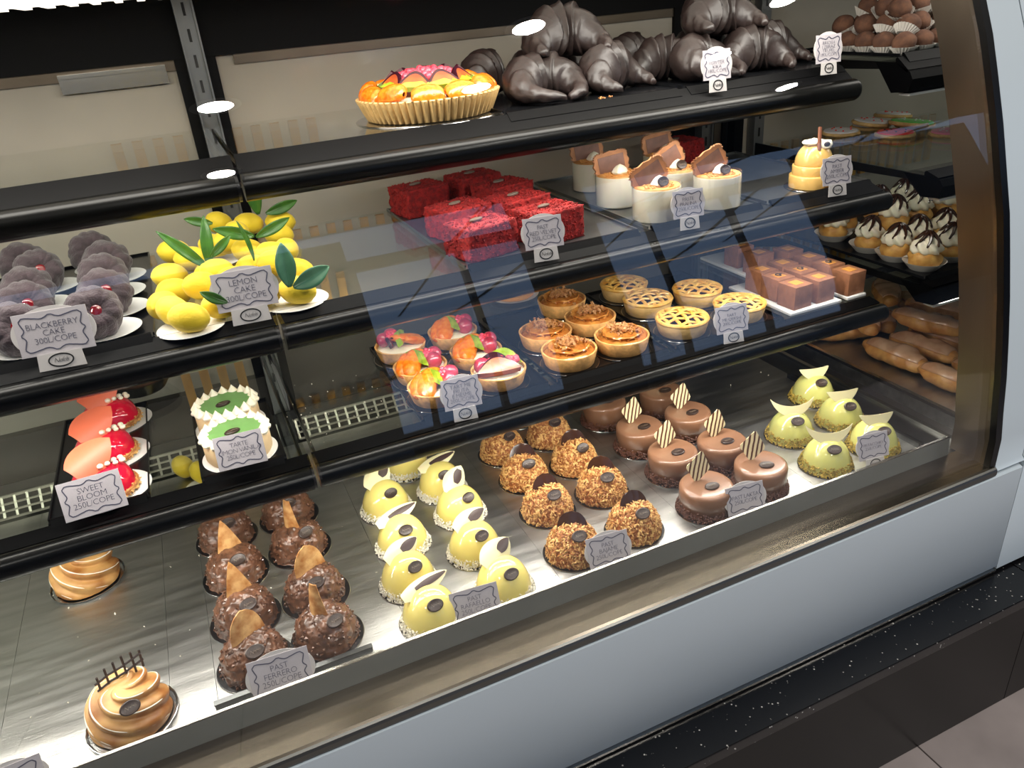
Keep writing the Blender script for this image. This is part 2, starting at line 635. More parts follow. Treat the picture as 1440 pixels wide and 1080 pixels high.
def place(name, specs, label, cat, loc, rz=0.0, group=None, rot=None, skip=()):
    r = thing(name, label, cat, loc, rz, group, rot)
    for (n, me, l, ro, kids, lb, kd) in specs:
        if n in skip:
            continue
        p = make(n, me, r, l, ro, lb, kd)
        for (n2, me2, l2, ro2, _, lb2, kd2) in kids:
            make(n2, me2, p, l2, ro2, lb2, kd2)
    return r


ORD = ['nearest the front', 'second from the front', 'third from the front', 'fourth from the front', 'fifth from the front', 'sixth from the front']


# ------------------------------------------------------------------ the room
def structure(name, shape, material, smooth=False, **k):
    o = part(name, shape, material, None, smooth=smooth, **k)
    o['kind'] = 'structure'
    return o


fl = structure('floor', box(-5.2, 13.2, -8.2, 2.6, -0.06, -0.004), 'grout')
td = data('tile', bbox(0.0015, 0.5985, 0.0015, 0.5985, -0.010, 0.0, 0.0012), 'floor_tile', smooth=False)
tx0, ty0 = 1.02 - 0.6 * 6, 0.64 - 0.6 * 4
for i in range(10):
    for j in range(4):
        make('tile', td, fl, (tx0 + 0.6 * i, ty0 + 0.6 * j, 0))
structure('wall_back', box(-5.2, 13.2, 2.45, 2.6, 0, 2.9), 'room_dark')
structure('wall_left', box(-5.2, -5.05, -8.2, 2.45, 0, 2.9), 'room_dark')
structure('wall_right', box(13.05, 13.2, -8.2, 2.45, 0, 2.9), 'room_dark')
structure('ceiling', box(-5.2, 13.2, -3.45, 2.6, 2.9, 3.0), 'ceiling_dark')
w = structure('window_1', add(box(1.75, 9.3, -8.2, -8.05, 0, 0.12), box(1.75, 9.3, -8.2, -8.05, 4.0, 4.2)), 'mullion')
for k in range(6):
    x = 1.75 + k * 1.49
    part('mullion', box(x, x + 0.08, -8.18, -8.06, 0.12, 4.0), 'mullion', w, smooth=False)
for k in range(3):
    x = 2.2 + 2.6 * k
    t = structure('trim_%d' % (k + 1), add(tube([(x, -3.5, 3.0), (x + 0.9, -8.1, 4.1)], 0.016, 6), tube([(x, -8.1, 3.0), (x + 0.9, -3.5, 4.1)], 0.016, 6),
                                           tube([(x, -5.8, 2.3), (x + 1.9, -5.8, 3.4)], 0.022, 6)), 'mullion')
structure('pillar', box(2.15, 2.6, -3.4, -3.0, 0, 2.9), 'room_dark')
structure('wall_front', box(-5.05, 1.75, -8.2, -8.0, 0, 4.6), 'room_dark')
structure('wall_front_far', box(9.3, 13.2, -8.2, -8.0, 0, 4.6), 'room_dark')
structure('wall_end', box(-5.2, -5.05, -8.2, -3.45, 2.9, 4.6), 'room_dark')
dn_ring = data('ring', lathe([(0.075, 0), (0.095, 0), (0.095, 0.008), (0.075, 0.008), (0.075, 0)], 32), 'trim_white')
for q, (dx, dy) in enumerate(DOWN):
    r = thing('ceiling_downlight', 'round recessed downlight in the dark ceiling, number %s counted along the counter' % ['one', 'two', 'three', 'four', 'five', 'six', 'seven', 'eight'][q], 'light', (dx, dy, 2.8895), 0, 'downlights in the shop ceiling')
    make('ring', dn_ring, r)
for q, (px, py) in enumerate([(1.25, -3.7), (3.6, -4.6)]):
    r = thing('potted_palm', 'potted palm by the bright shop front, ' + ('beside the pillar' if q == 0 else 'away from the pillar'), 'plant', (px, py, 0.0))
    part('pot', lathe([(0.16, 0), (0.21, 0.38), (0.19, 0.38), (0.17, 0.33), (0, 0.33)], 24), 'pot', r)
    part('stem', tube([(0, 0, 0.33), (0.02, 0, 0.8), (0, 0.02, 1.25)], [0.03, 0.022, 0.015], 8), 'pot', r)
    for k in range(16):
        a = k * 2.4
        el = 0.2 + 0.07 * (k % 9)
        L = 0.75 + 0.1 * (k % 3)

        def fr(u, v, a=a, el=el, L=L):
            s = (v - 0.5) * 0.16 * sin(pi * min(1, u * 0.94 + 0.06))
            x = L * u * cos(el)
            z = 1.2 + L * u * sin(el) * 1.3 - 0.55 * u * u
            return (x * cos(a) - s * sin(a), x * sin(a) + s * cos(a), z)
        part('frond', sheet(fr, 8, 3, 0.003), 'leaf', r)

# ------------------------------------------------------------------ the display case (z measured from the floor)
DZ = 0.543                                   # deck
DT = 0.5465                                  # top of the steel trays
SH = [(1.177, 1.120, 1.1407, 1.085, 0.0187), (0.985, 1.020, 0.9613, 0.985, 0.0176), (0.777, 0.990, 0.758, 0.957, 0.0170)]
X0, XE = -1.10, 1.165                        # the case runs from out of view on the left to the end frame
GL = [(0.546, 0.716), (0.60, 0.7165), (0.649, 0.724), (0.71, 0.732), (0.773, 0.743), (0.845, 0.757), (0.920, 0.774), (0.975, 0.787), (1.027, 0.803), (1.105, 0.827),
      (1.179, 0.853), (1.23, 0.872), (1.276, 0.893), (1.33, 0.920), (1.385, 0.952)]


def sweep(prof, x0, x1):
    """closed (y, z) profile swept along x"""
    n = len(prof)
    V = [(x0, y, z) for y, z in prof] + [(x1, y, z) for y, z in prof]
    F = [tuple(range(n)), tuple(range(2 * n - 1, n - 1, -1))]
    F += [(i, n + i, n + (i + 1) % n, (i + 1) % n) for i in range(n)]
    return V, F


case = thing('display_case', 'refrigerated pastry display case with curved front glass and pale front panel', 'display case', (0, 0, 0))
outer = [(y, z) for z, y in GL]
inner = [(y + 0.006, z) for z, y in reversed(GL)]
part('front_glass', sweep(outer + inner, X0, 1.152), 'front_glass', case, angle=60)
# lower front panel and the upright stile beside the end frame
part('front_panel', add(sweep([(0.706, 0.292), (0.700, 0.30), (0.700, 0.525), (0.708, 0.5285), (0.74, 0.5285), (0.74, 0.292)], X0, 1.236)), 'white_panel', case, angle=50)
st = [(0.700, 0.5395)] + [(y - 0.010, z) for z, y in GL]
part('front_stile', sweep(st + [(y + 0.03, z) for y, z in reversed(st)], 1.168, 1.236), 'white_panel', case, angle=60)
part('panel_edge', sweep([(0.699, 0.288), (0.706, 0.288), (0.706, 0.2925), (0.699, 0.2925)], X0, 1.236), 'steel_bright', case, smooth=False)
part('ledge', sweep([(0.7035, 0.5400), (0.7035, 0.5435), (0.708, 0.5465), (0.772, 0.5465), (0.772, 0.5400)], X0, 1.166), 'ledge_steel', case, smooth=False)
part('ledge_edge', sweep([(0.7005, 0.5290), (0.6990, 0.5330), (0.6990, 0.5400), (0.7005, 0.5440), (0.7035, 0.5460), (0.7035, 0.5290)], X0, 1.166), 'edge_steel', case, smooth=False)
part('front_lip', add(sweep([(0.770, 0.5467), (0.773, 0.5810), (0.777, 0.5815), (0.7745, 0.5467)], X0, 1.132)), 'lip_steel', case, smooth=False)
part('lip_trim', sweep([(0.7728, 0.5812), (0.7728, 0.5830), (0.7772, 0.5830), (0.7772, 0.5812)], X0, 1.132), 'steel_bright', case, smooth=False)
# end frame: a steel band that follows the glass
fo = [(y + 0.001, z) for z, y in GL if z < 1.381]
band = fo + [(y + 0.068 + 0.01 * (z - 0.55), z) for y, z in reversed(fo)]
part('end_frame', sweep(band, 1.155, 1.167), 'steel_frame', case, angle=60)
part('end_gasket', sweep([(y - 0.011, z) for y, z in fo] + [(y + 0.001, z) for y, z in reversed(fo)], 1.154, 1.1685), 'black_satin', case, angle=60)
# deck pan, channel at its right edge, sloped steel back and the perforated strip
part('deck', box(X0, 1.185, 0.776, 1.50, 0.520, DZ), 'steel_dark', case, smooth=False)
part('deck_rim', add(box(1.178, 1.188, 0.775, 1.50, DZ, DZ + 0.006)), 'steel_bright', case, smooth=False)
part('channel', box(1.188, 1.252, 0.775, 1.50, 0.500, 0.520), 'brown_dark', case, smooth=False)
gs = []
for (x0, x1) in ((X0, 0.06), (0.10, 1.12)):
    n = int((x1 - x0) / 0.021)
    wv = (x1 - x0) / n
    gs += [box(x0, x1, 1.490, 1.494, 0.578 - 0.001, 0.5815), box(x0, x1, 1.462, 1.466, 0.5465, 0.550)]
    for r in range(3):
        y0 = 1.4655 + r * 0.0095
        z0 = 0.551 + r * 0.0097
        gs += [box(x0, x1, y0 + 0.006, y0 + 0.009, z0 + 0.006, z0 + 0.0092)]
    for k in range(n + 1):
        xk = x0 + wv * k
        V, F = box(xk - 0.0022, xk + 0.0022, -0.0015, 0.0015, 0, 0.043)
        V = [(x, 1.464 + z * 0.66 + y, 0.548 + z * 0.75) for x, y, z in V]
        gs.append((V, F))
part('grille', add(*gs), 'grille', case, label='pale perforated air grille at the back of the deck', kind='stuff', smooth=False)
part('grille_back', add(box(X0, 1.185, 1.497, 1.502, 0.545, 0.60)), 'black_matt', case, smooth=False)
# back wall: beige doors, dark frames, grey slotted posts
YB = 1.534
part('back_sill', add(box(X0, 0.096, YB - 0.02, YB + 0.02, 0.59, 0.683), box(0.096, 1.26, YB - 0.02, YB + 0.02, 0.59, 0.745), box(X0, 1.26, 1.50, YB, 0.586, 0.590)), 'brown_dark', case, smooth=False)
part('top_frame', box(X0, 1.26, YB - 0.012, YB + 0.02, 1.285, 1.40), 'frame_black', case, smooth=False)
for (x0, x1) in ((X0, 0.046), (0.114, 1.06)):
    part('sliding_door', box(x0, x1, YB + 0.002, YB + 0.008, 0.683, 1.285), 'beige_door', case, smooth=False, label='beige sliding door at the back of the case')
    part('door_trim', add(box(x0 + (0.03 if x0 > 0 else 0), x1, YB - 0.004, YB + 0.001, 1.268, 1.2848)), 'steel_frame', case, smooth=False)
part('door_handle', add(box(-0.135, 0.030, YB - 0.010, YB + 0.001, 1.250, 1.2795), box(-0.135, 0.030, YB - 0.014, YB - 0.010, 1.273, 1.279)), 'steel_bright', case, smooth=False)
for (x0, x1) in ((0.046, 0.064), (0.096, 0.114), (1.06, 1.120), (1.154, 1.175), (1.200, 1.212), (1.235, 1.26)):
    part('door_frame', box(x0, x1, YB - 0.008, YB + 0.02, 0.683, 1.285), 'frame_black', case, smooth=False)
part('door_edge', box(1.176, 1.199, YB - 0.002, YB + 0.02, 0.683, 1.285), 'steel_frame', case, smooth=False)
for px in (0.080, 1.137):
    p = part('post', add(box(px - 0.014, px + 0.014, YB - 0.028, YB - 0.006, 0.59, 1.40), box(px - 0.016, px - 0.013, YB - 0.034, YB - 0.006, 0.59, 1.40),
                         box(px + 0.013, px + 0.016, YB - 0.034, YB - 0.006, 0.59, 1.40)), 'post_grey', case, smooth=False, label='grey slotted upright that carries the shelves')
    sd = data('slot', box(-0.0022, 0.0022, -0.0008, 0.0006, -0.010, 0.010), 'black_matt', smooth=False)
    for k in range(19):
        make('slot', sd, p, (px, YB - 0.0285, 0.64 + k * 0.040))
# gold corrugated strips under each shelf level
sl = data('slat', box(-0.0085, 0.0085, -0.004, 0.004, 0, 0.120), 'gold_slat', smooth=False)
for z0, hs in ((1.106, 0.058), (0.945, 0.019), (0.612, 0.120)):
    sl = data('slat', box(-0.0085, 0.0085, -0.004, 0.004, 0, hs), 'gold_slat', smooth=False)
    xs = [-0.080 + 0.0335 * k for k in range(37)]
    for x in xs:
        if abs(x - 0.080) < 0.036 or 1.06 < x < 1.10 or x > 1.12 or (z0 < 0.65 and x > 0.06) or (z0 > 1.0 and x > 0.26):
            continue
        make('slat', sl, case, (x, YB - 0.006 if z0 > 0.65 else YB - 0.026, z0))
# canopy with its light diffuser
part('end_panel', sweep([(0.72, 0.29), (0.72, 0.55)] + [(y + 0.002, z) for z, y in GL] + [(1.60, 1.385), (1.60, 0.29)], X0 - 0.02, X0), 'white_panel', case, smooth=False)
part('canopy', add(box(X0, 2.3, 0.955, 1.60, 1.392, 1.43)), 'black_satin', case, smooth=False)
part('light_diffuser', add(box(X0, 1.15, 1.125, 1.30, 1.3745, 1.392), *[box(X0 + 0.02 + 0.028 * k, X0 + 0.030 + 0.028 * k, 1.125, 1.30, 1.3715, 1.3745) for k in range(79)]), 'lamp_cover', case, smooth=False, label='white ribbed lamp cover under the canopy')

# ------------------------------------------------------------------ the neighbouring unit on the right
unit = thing('display_case', 'neighbouring display case with a white curved closed front at the right', 'display case', (0, 0, 0))
st2 = [(0.7005, 0.292), (0.7005, 0.5395)] + [(y - 0.010, z) for z, y in GL]
part('front_cover', sweep(st2 + [(y + 0.03, z) for y, z in reversed(st2)], 1.2385, 2.3), 'white_panel', unit, angle=60)
part('end_panel', sweep([(0.74, 0.29), (0.74, 0.55)] + [(y + 0.02, z) for z, y in GL] + [(1.60, 1.385), (1.60, 0.29)], 2.3, 2.32), 'white_panel', unit, smooth=False)
part('deck', box(1.252, 2.3, 0.80, 1.50, 0.520, 0.5455), 'steel', unit, smooth=False)
part('deck_rim', box(1.252, 1.262, 0.80, 1.50, 0.5455, 0.552), 'steel_bright', unit, smooth=False)
part('back_panel', box(1.262, 2.3, YB + 0.002, YB + 0.02, 0.55, 1.40), 'beige_door', unit, smooth=False)
p = part('post', add(box(1.276, 1.304, YB - 0.028, YB - 0.004, 0.56, 1.40)), 'post_grey', unit, smooth=False)
for k in range(19):
    make('slot', sd, p, (1.290, YB - 0.0285, 0.64 + k * 0.040))
for z0 in (0.842, 0.612):
    for k in range(18):
        make('slat', sl, unit, (1.325 + 0.0335 * k, YB - 0.006, z0))

# ------------------------------------------------------------------ shelves
BAYS = [(X0, 0.0725, 'left-hand'), (0.0775, 1.137, 'middle'), (1.272, 2.2, 'right-hand')]
LV = ['top', 'middle', 'bottom']
for bi, (bx0, bx1, bn) in enumerate(BAYS):
    for li, (zs, yf, tz, ty, tr) in enumerate(SH):
        s = thing('glass_shelf', ('%s glass shelf with black front rail in the %s bay of the pastry case' % (LV[li], bn)), 'shelf', (0, 0, 0), 0, 'glass shelves')
        part('glass_pane', box(bx0 + 0.001, bx1 - 0.001, yf + 0.001, 1.462, zs - 0.007, zs), 'shelf_glass', s, smooth=False)
        part('front_rail', sweep([(yf + 0.004, zs - 0.0005), (yf + 0.0005, zs + 0.002), (ty + 0.008, tz + tr - 0.001), (ty + 0.010, tz + tr - 0.006), (yf + 0.004, zs - 0.0075)], bx0, bx1), 'rail_black', s, smooth=False)
        a = [(ty + tr * cos(q * 2 * pi / 24), tz + tr * sin(q * 2 * pi / 24)) for q in range(24)]
        if bi == 2:
            part('rail_box', sweep([(yf + 0.002, zs - 0.008), (ty + 0.004, tz + tr - 0.004), (ty - 0.004, tz + 0.002), (ty + 0.002, tz - tr - 0.002), (ty + 0.040, tz - tr - 0.006), (yf + 0.05, zs - 0.008)], bx0, bx1), 'rail_black', s, smooth=False)
        else:
            part('tube', sweep(a, bx0, bx1 - 0.004), 'tube_black', s, angle=60)
            part('end_cap', sweep([(ty + (y - ty) * 0.93, tz + (z - tz) * 0.93) for y, z in a], bx1 - 0.004, bx1), 'black_satin', s, angle=60)
        part('lamp_strip', box(bx0 + 0.01, bx1 - 0.01, ty + 0.006, ty + 0.030, tz - tr - (0.0105 if bi == 2 else 0.0015), tz - tr + (-0.006 if bi == 2 else 0.006)), 'trim_white', s, smooth=False, label='white lamp strip under the rail')
        for q, xx in enumerate((bx0 + 0.004, bx1 - 0.010)):
            part('bracket', sweep([(yf + 0.01, zs - 0.0075), (1.50, zs - 0.0075), (1.50, zs - 0.055), (1.40, zs - 0.030), (yf + 0.02, zs - 0.020)], xx, xx + 0.004), 'black_satin', s, smooth=False)
        if bi == 1:
            part('joint_clip', add(box(0.0695, 0.0805, ty - tr - 0.001, ty + 0.02, tz + 0.004, tz + tr + 0.008)), 'cup_clear', s, smooth=False, label='clear plastic clip at the joint')

# ------------------------------------------------------------------ plinth
pl = thing('granite_plinth', 'polished black speckled stone plinth the display case stands on', 'plinth', (0, 0, 0))
for (x0, x1) in ((-1.1, -0.12), (-0.118, 1.285), (1.287, 2.3)):
    part('slab', bbox(x0, x1, 0.6265, 1.6, 0.262, 0.284, 0.002), 'granite', pl, smooth=False)
for (x0, x1) in ((-1.1, 0.30), (0.301, 1.252), (1.253, 2.3)):
    part('stone_panel', bbox(x0, x1, 0.6305, 0.655, 0.002, 0.2615, 0.001), 'stone_dark', pl, smooth=False)
part('base', box(-1.1, 2.3, 0.657, 1.6, 0.0, 0.2615), 'black_matt', pl, smooth=False)

# ------------------------------------------------------------------ trays
TX = [(-0.80, -0.3845, 'bare steel deck tray at the far left end'), (-0.3840, -0.1795, 'scratched steel deck tray under the meringue tarts'),
      (-0.1790, -0.1215, 'narrow bare steel strip tray beside the meringue tarts'), (-0.1210, 0.1425, 'steel deck tray under the brown nut-chocolate domes'),
      (0.1430, 0.3785, 'steel deck tray under the yellow lemon domes'), (0.3790, 0.6255, 'steel deck tray under the nut-crumb domes'),
      (0.6260, 0.8685, 'steel deck tray under the milk chocolate cakes'), (0.8690, 1.120, 'steel deck tray under the green glazed domes')]
for i, (x0, x1, lb) in enumerate(TX):
    t = thing('deck_tray', lb, 'tray', (0, 0, 0), 0, 'steel trays on the deck')
    part('sheet', add(box(x0, x1, 0.812, 1.45, DZ, DT)), 'steel', t, smooth=False)
    n = int((x1 - x0) / 0.02)
    g = [box(x0, x1, 0.779, 0.783, DZ, DT - 0.001), box(x0, x1, 0.803, 0.8115, DZ, DT - 0.0002)]
    g += [box(x0 + (x1 - x0) * k / n, x0 + (x1 - x0) * k / n + 0.005, 0.783, 0.803, DZ, DT - 0.0006) for k in range(n)]
    part('front_grating', add(*g), 'steel_bright', t, smooth=False, kind='stuff')
    if i == 3:
        part('front_lip', add(box(-0.125, 0.085, 0.8165, 0.8185, DT, DT + 0.012), box(-0.125, 0.085, 0.8105, 0.8185, DT + 0.012, DT + 0.0134)), 'steel_dark', t, smooth=False)
    if i == 7:
        part('side_rail', add(box(1.106, 1.110, 0.81, 1.15, DT, DT + 0.010), box(1.118, 1.1195, 0.81, 1.15, DT, DT + 0.008)), 'steel_dark', t, smooth=False)


def tray(x0, x1, y0, y1, z, label, m='tray_black', lip=0.008):
    t = thing('serving_tray', label, 'tray', (0, 0, z), 0, 'serving trays on the glass shelves')
    part('sheet', bbox(x0, x1, y0, y1, 0.0003, 0.003, 0.0008), m, t, smooth=False)
    part('front_lip', sweep([(y0 - 0.016, -0.009), (y0 - 0.016, -0.007), (y0 - 0.001, lip), (y0 + 0.004, lip), (y0 + 0.004, 0.0032), (y0 + 0.0015, 0.0032)], x0 + 0.004, x1 - 0.004), 'rail_black', t, smooth=False)
    part('rim', add(box(x0, x0 + 0.002, y0 + 0.006, y1, 0.003, 0.0065), box(x1 - 0.002, x1, y0 + 0.006, y1, 0.003, 0.0065), box(x0 + 0.002, x1 - 0.002, y1 - 0.002, y1, 0.003, 0.0065)), m, t, smooth=False)
    return t


Z1, Z2, Z3 = SH[0][0], SH[1][0], SH[2][0]
tray(0.245, 0.462, 0.992, 1.30, Z3, 'black tray under the fruit tartlets')
tray(0.474, 0.690, 0.992, 1.31, Z3, 'black tray under the apple nut tartlets')
tray(0.702, 0.935, 0.992, 1.31, Z3, 'black tray under the lattice tartlets')
tray(-0.262, -0.138, 0.992, 1.30, Z3, 'black tray under the pink heart-red domes')
tray(-0.072, 0.044, 0.992, 1.20, Z3, 'black tray under the green-topped tarts')
tray(-0.40, -0.075, 1.022, 1.45, Z2, 'black tray under the blackberry cakes')
tray(0.353, 0.650, 1.022, 1.45, Z2, 'grey tray under the red velvet squares', 'tray_grey')
tray(0.668, 0.892, 1.022, 1.45, Z2, 'steel tray under the cream cups', 'tray_grey')
tray(0.905, 1.137, 1.022, 1.40, Z2, 'steel tray under the amber domed cake', 'tray_grey')
tray(0.475, 0.79, 1.123, 1.45, Z1, 'black tray under the left heap of chocolate croissants', lip=0.004)
tray(0.80, 1.137, 1.123, 1.45, Z1, 'black tray under the right heap of chocolate croissants', lip=0.004)
tray(1.285, 1.62, 1.123, 1.40, Z1, 'black tray under the cocoa truffles')
tray(1.285, 1.62, 0.994, 1.40, Z3, 'black tray under the cream puffs')


# ------------------------------------------------------------------ pastries: each kind is modelled once, its copies share the meshes
def board(r, m='board_black', z=0.0):
    return spec('cake_board', disc(r, z, z + 0.0016, 48, 0.0004), m, kids=[spec('rim', tube([(r * 0.995 * cos(a * pi / 24), r * 0.995 * sin(a * pi / 24), z + 0.0010) for a in range(48)], 0.0007, 6, True), 'board_silver')])


def oval(rx, ry, th, n=28):
    V, F = lathe([(1 - 0.10, 0), (1, th * 0.35), (0.97, th * 0.8), (0.86, th), (0.80, th * 0.93), (0.0004, th * 0.95)], n)
    return [(x * rx, y * ry, z) for x, y, z in V], F


EMB = text_data('Nefels', 0.0072, 'emblem', 0.00015, 0.8, shear=0.35)


def button(loc, rot, rx=0.0130, ry=0.0092, m='button_chocolate'):
    return spec('chocolate_button', oval(rx, ry, 0.0034), m, loc, rot, kids=[spec('emblem', EMB, 'emblem', (0, 0, 0.0034))])


def on_dome(r, h, az, el, e=1.0, out=0.0, z0=0.0):
    """point and tilt on a dome: az 0 faces the front (-Y), el from the rim (0) to the top (90)"""
    a, t = radians(el), radians(az) - pi / 2
    q = r * cos(a) ** e
    n = Vector((cos(t) * cos(a), sin(t) * cos(a), sin(a) * r / h)).normalized()
    p = Vector((q * cos(t), q * sin(t), z0 + h * sin(a))) + n * out
    tilt = math.acos(max(-1, min(1, n.z)))
    return tuple(p), (tilt, 0, radians(az))


def arc_card(w, h, bend, shape_fn, th=0.0013, nu=12, nv=10):
    """curved chocolate plate standing in the XZ plane; shape_fn(v) gives the half-width factor at height v"""
    def fn(u, v):
        s = (u - 0.5) * 2 * shape_fn(v)
        return (s * w / 2, -bend * (1 - s * s) - 0.25 * bend * v, v * h)
    return sheet(fn, nu, nv, th)


# --- brown nut-chocolate dome
for q in range(3):
    sh = lump(lathe(dome_prof(0.0445, 0.053, 34, 0.80, 0.0026), 84), 0.0030, 80, 3.1 * q + 1, zmin=0.002)
    sh = lump(sh, 0.0024, 200, 1.3 * q + 5, zmin=0.002)
    nuts = chips(dome_points(0.0455, 0.053, 150, q + 3, 0.02, 0.95, 0.80, 0.0006), 0.0024, q + 8, 0.6, 1.3, 0.9)
    p, r = on_dome(0.0455, 0.053, (12, 4, 26)[q], 58, 0.80, 0.001)
    wf = [lambda v: (1 - v) ** 0.8 * 0.98 + 0.02, lambda v: max(0.03, sqrt(max(0, 1 - (v * 1.02) ** 2))), lambda v: 0.28 + 0.5 * (1 - v)][q]
    bend = (0.004, 0.006, 0.016)[q]
    KIND['nut%d' % q] = [board(0.0520), spec('chocolate_shell', sh, 'nut_chocolate', angle=180), spec('nut_chips', nuts, 'nut_chocolate', kind='stuff'),
                         spec('wafer_shard', arc_card((0.042, 0.052, 0.040)[q], (0.056, 0.046, 0.052)[q], bend, wf, 0.0018), 'wafer', (0.002, 0.004, 0.044), (radians(-14), 0, radians((10, 24, -50)[q])), label='toasted wafer shard'),
                         button(p, r)]

# --- yellow lemon dome with coconut rim and a white chocolate petal
for q in range(4):
    dm = lathe(dome_prof(0.0415, 0.056, 26, 0.86, 0.0024), 56)
    coco = chips(ring_points(0.0402, 0.0462, 0.014, 1000, q), 0.0015, q + 20)
    p, r = on_dome(0.0415, 0.056, (18, 8, 30, 20)[q], 56, 0.86, 0.0006)
    w, h = ((0.042, 0.058), (0.028, 0.076), (0.036, 0.052), (0.036, 0.060))[q]
    pet = lambda v: 0.02 + 0.98 * sin(pi * min(1.0, 0.10 + v * 0.90)) ** 0.75
    b = (0.007, 0.004, 0.006, 0.006)[q]

    def sw(u, v, q=q, w=w, h=h, b=b):
        hv = (0.56, 0.30, 0.40, 0.48)[q] + (0.42, 0.66, 0.46, 0.50)[q] * u
        c = (0.10, -0.15, 0.25, 0.05)[q] * (1 - u)
        s = (c + (v - 0.5) * (1.15, 0.9, 1.0, 1.2)[q] * sin(pi * min(1, 0.10 + 0.55 * u)) ** 0.8) * pet(hv)
        return (s * w / 2, -b * (1 - s * s) - 0.25 * b * hv - 0.0009, hv * h)
    prot = (Matrix.Rotation(radians((10, 4, 0, 6)[q]), 3, 'Z') @ Matrix.Rotation(radians((-52, -62, -36, -54)[q]), 3, 'X') @ Matrix.Rotation(radians((60, 76, 38, 70)[q]), 3, 'Y')).to_euler()
    KIND['lemondome%d' % q] = [board(0.0475), spec('dome', dm, 'lemon_glaze', angle=180), spec('coconut_rim', coco, 'coconut', kind='stuff'),
                               spec('white_chocolate_petal', arc_card(w, h, b, pet, 0.0012, 14, 12), 'white_chocolate', ((-0.026, -0.036, -0.016, -0.028)[q], 0.004, (0.0455, 0.0470, 0.0465, 0.0460)[q]), tuple(prot),
                                    kids=[spec('dark_swoosh', sheet(sw, 10, 5, 0.0006), 'swoosh')]), button(p, r, 0.0122, 0.0088)]

# --- golden nut-crumb dome
for q in range(3):
    core = lump(lathe(dome_prof(0.0415, 0.0545, 16, 0.94, 0.0024), 40), 0.002, 90, q)
    c1 = chips(dome_points(0.0420, 0.0550, 1250, q + 30, 0.0, 1.0, 0.94, 0.0008), 0.0024, q + 40, 0.25, 1.9, 0.5)
    c2 = chips(dome_points(0.0424, 0.0555, 640, q + 50, 0.0, 1.0, 0.94, 0.0013), 0.0022, q + 60, 0.2, 2.0, 0.5)
    p, r = on_dome(0.0435, 0.0565, (30, 14, 22)[q], 58, 0.94, 0.0018)
    dsc = arc_card(0.046, 0.026, 0.005, lambda v: sqrt(max(0.0, 1 - v * v)) + 0.02, 0.0014)
    KIND['crumb%d' % q] = [board(0.0490), spec('core', core, 'crumb_core'), spec('nut_crumbs', c1, 'crumb_nut', kind='stuff', smooth=False), spec('pale_crumbs', c2, 'crumb_pale', kind='stuff', smooth=False),
                           spec('dark_chocolate_disc', dsc, 'dark_gloss_chocolate', (0.000, 0.001, 0.0480), (radians(-34), 0, radians((10, -6, 18)[q])), label='dark glossy chocolate half-disc'), button(p, r)]

# --- milk chocolate cylinder with nib rim and striped plate
cyl = lathe([(0.0445, 0.0025), (0.0445, 0.042), (0.0435, 0.0462), (0.0405, 0.0485), (0.036, 0.0490), (0.015, 0.0480), (0.0004, 0.0478)], 56)
for q in range(2):
    dia = arc_card(0.044, 0.052, 0.002, lambda v: min(1.0, 0.16 + 2.0 * v) if v < 0.45 else max(0.05, 1.06 - 1.0 * (v - 0.45) ** 1.0 * 1.75), 0.0014)
    nib = chips(ring_points(0.0440, 0.0490, 0.016, 700, 5 + q), 0.0020, 9 + q, 0, 1.2, 0.8)
    KIND['milk%d' % q] = [board(0.0500), spec('glazed_cake', cyl, 'milk_chocolate', angle=180), spec('nib_rim', nib, 'choc_nibs', kind='stuff', smooth=False),
                          spec('striped_plate', dia, 'striped_choc', (-0.016, 0.012, 0.0475), (radians(-10), radians((14, 8)[q]), radians((20, 8)[q])), label='white chocolate plate with brown stripes'),
                          button((0.008, -0.008, 0.0482), (0, 0, radians((30, 15)[q])), 0.0130, 0.0095)]

# --- pale green glazed dome with pistachio rim and a white crescent
dm = lathe(dome_prof(0.0415, 0.055, 26, 0.84, 0.0024), 56)
for q in range(2):
    pc = chips(ring_points(0.0405, 0.0462, 0.017, 700, 70 + q), 0.0018, 75 + q, 0, 1.2, 0.8)
    p, r = on_dome(0.0415, 0.055, (14, 24)[q], 58, 0.84, 0.0006)

    def crs(u, v, q=q):
        a = (u - 0.5) * (2.3, 1.6)[q]
        R = 0.044
        w = (0.020, 0.024)[q] * (0.03 + 0.97 * max(0.0, cos(pi * (u - 0.5))) ** 0.8)
        return (sin(a) * R, -0.002 + 0.006 * (u - 0.5) ** 2, 0.045 - cos(a) * R * 0.98 + (v - 0.5) * w)
    KIND['pist%d' % q] = [board(0.0480), spec('dome', dm, 'pistachio_glaze', angle=180), spec('pistachio_rim', pc, 'pistachio_crumb', kind='stuff', smooth=False),
                          spec('white_chocolate_crescent', sheet(crs, 16, 4, 0.0013), 'white_chocolate', (-0.001, -0.004, 0.0555), (radians(-20), 0, radians((8, 20)[q]))), button(p, r, 0.0128, 0.0088)]

